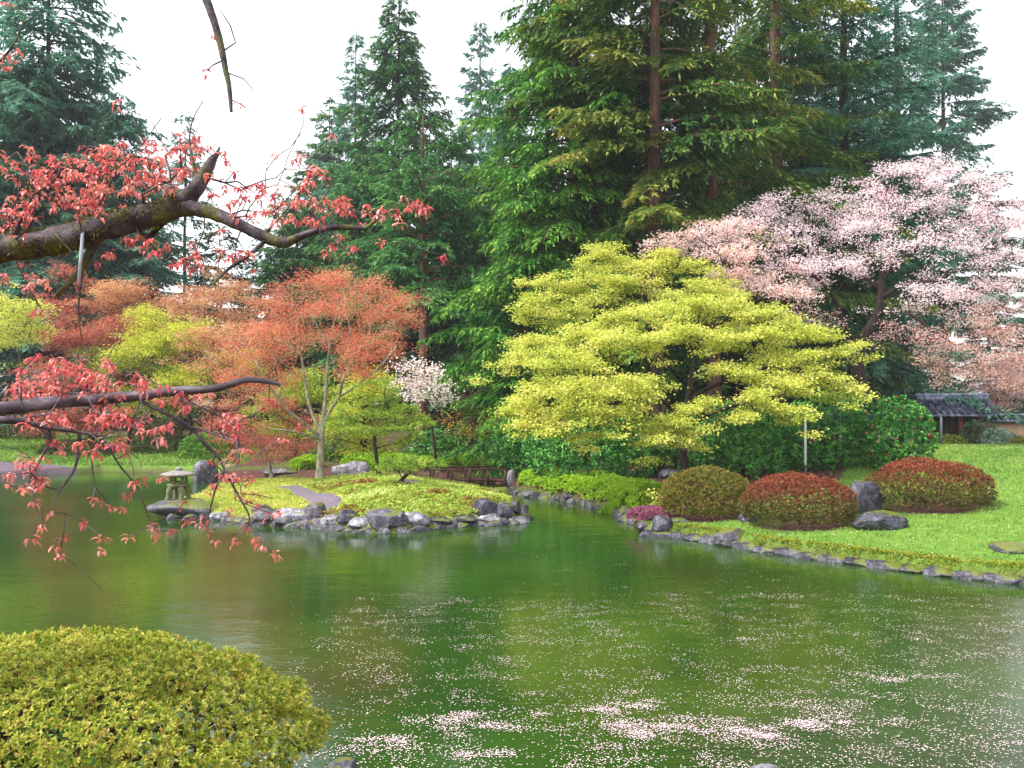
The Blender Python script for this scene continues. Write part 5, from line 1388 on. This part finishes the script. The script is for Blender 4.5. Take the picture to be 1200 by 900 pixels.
# lower bough
low = smooth_line([(np.array([-3.32, 3.25, 2.2]), .055)] + [(P(a, b, YF + dy), r) for a, b, r, dy in
        [(-200, 492, .031, -.35), (-60, 484, .029, -.2), (0, 479, .026, -.12), (60, 472, .023, -.05), (110, 468, .021, 0), (160, 464, .019, 0), (210, 458, .016, 0), (245, 456, .015, 0), (265, 452, .013, 0), (285, 446, .012, 0), (305, 446, .010, 0), (322, 449, .008, 0), (328, 452, .006, 0)]], 5)
low2 = smooth_line([(np.array([-3.32, 3.25, 2.15]), .04)] + [(P(a, b, YF + dy), r) for a, b, r, dy in
        [(-150, 490, .020, -.3), (-40, 492, .016, -.2), (20, 493, .012, -.12), (50, 500, .010, -.08), (90, 506, .007, -.05), (120, 512, .005, 0)]], 5)
h1 = fl([(165, 470, .008, 0), (195, 485, .0075, .02), (222, 500, .007, .03), (240, 520, .0068, .04), (256, 536, .006, .05), (266, 556, .005, .05), (280, 582, .004, .05), (292, 605, .003, .05), (288, 622, .002, .05)])
h2 = fl([(262, 552, .005, .05), (252, 575, .004, .06), (246, 598, .0025, .07)])
h3 = fl([(222, 500, .005, .03), (250, 508, .004, .0), (280, 520, .003, -.03), (298, 535, .002, -.05)])
h4 = fl([(93, 505, .007, -.05), (92, 530, .006, -.03), (86, 552, .005, -.02), (70, 575, .003, 0)])
h5 = fl([(120, 512, .004, 0), (140, 545, .0035, .02), (160, 570, .003, .04), (172, 600, .0025, .05), (182, 622, .002, .05)])
h6 = fl([(110, 512, .004, 0), (108, 545, .003, .02), (112, 570, .002, .03)])
att = blob([(50, 432, 34, 16), (85, 440, 40, 16), (115, 432, 30, 14), (80, 458, 50, 14), (145, 448, 36, 14), (180, 452, 30, 10), (205, 462, 30, 12), (35, 452, 26, 20), (90, 488, 44, 12), (125, 492, 28, 10), (55, 490, 30, 12), (215, 482, 24, 10), (240, 496, 26, 14), (268, 494, 22, 10), (240, 462, 20, 8), (185, 432, 10, 6), (150, 490, 30, 12), (178, 500, 26, 10), (115, 470, 30, 10)], 175)
att += blob([(110, 520, 36, 12), (150, 530, 30, 14), (65, 528, 30, 12), (192, 520, 20, 12), (262, 528, 18, 16), (285, 520, 16, 12), (278, 548, 20, 16), (250, 560, 16, 20), (295, 575, 16, 18), (150, 556, 24, 14), (30, 560, 24, 26)], 56)
att += [P(a, b, YF + .1 * rng.normal()) for a, b in ((60, 600), (38, 590), (50, 617), (98, 612), (66, 640), (74, 630), (70, 650), (118, 645), (120, 630), (152, 630), (180, 616), (183, 625), (116, 588), (108, 585), (130, 594), (142, 596), (150, 578), (165, 560), (36, 633),
        (190, 560), (22, 545), (45, 572), (245, 575), (302, 592), (318, 602), (328, 600), (288, 618), (275, 635), (300, 632), (308, 642), (322, 649), (240, 608), (268, 598), (232, 615), (215, 590), (350, 500), (330, 515), (315, 470), (310, 478), (200, 622), (242, 622), (218, 610), (252, 635))]
bough([low, low2, h1, h2, h3, h4, h5, h6], att, solid('grey_bark', ['#1e191d', '#4a4047', '#857882'], 18, .7, .8, .01, (.5, 1, 1)), alpha=.2, bare=70)
# branch tip coming down from above
top = smooth_line([(np.array([-2.5, 3.4, 5.6]), .05), (P(60, -260, 3.3), .035)] + [(P(a, b, 3.3), r) for a, b, r in [(190, -100, .024), (236, -12, .016), (250, 22, .0145), (259, 55, .013), (264, 80, .011), (269, 105, .009), (271, 131, .006)]], 5)
tt1 = [(P(a, b, 3.3), r) for a, b, r in ((265, 62, .004), (276, 50, .003), (270, 30, .003), (258, 12, .002))]
tt2 = [(P(a, b, 3.3), r) for a, b, r in ((267, 82, .004), (285, 92, .0025), (298, 106, .0015))]
tt3 = [(P(a, b, 3.3), r) for a, b, r in ((262, 68, .004), (250, 76, .003), (243, 82, .002))]
bough([top, tt1, tt2, tt3], [P(a, b, 3.3) for a, b in ((242, 82), (282, 122), (252, 40))], MB_)
left = smooth_line([(np.array([-3.0, 3.35, 4.6]), .03), (P(-200, 60, 3.3), .015), (P(-40, 90, 3.3), .007), (P(10, 60, 3.3), .004), (P(30, 18, 3.3), .002)], 4)
bough([left], [P(a, b, 3.3) for a, b in ((10, 66), (16, 72), (5, 78), (8, 4), (22, 60))], MB_)
# rod on the bough
a, b_ = P(97, 272, YF - .055), P(92, 332, YF - .055)
mb = MB(); tube(mb, [a, (a + b_) / 2, b_], [.006, .006, .005], 8); 
o = localise(mb, a).build('hanging_rod', solid('pale_metal', ['#8f94a4', '#c2c6d2'], 5, .35, .05, .01, None, .5, .3), None, True); o.location = a
tag(o, 'thin pale metal rod hanging from the mossy bough', 'rod')

# ------------------------------------------------------------------ rain mist
m, t, out = mat_new('haze')
v = t.nodes.new('ShaderNodeVolumePrincipled')
v.inputs['Color'].default_value = (.93, .96, 1.0, 1); v.inputs['Density'].default_value = .0004; v.inputs['Anisotropy'].default_value = 0.0
t.links.new(v.outputs[0], out.inputs['Volume'])
mb = MB(); box(mb, (0, 0, 27.0), (840, 840, 58.0))
tag(mb.build('haze', m), 'thin pale rain mist that fades the far conifers', 'haze', kind='stuff')
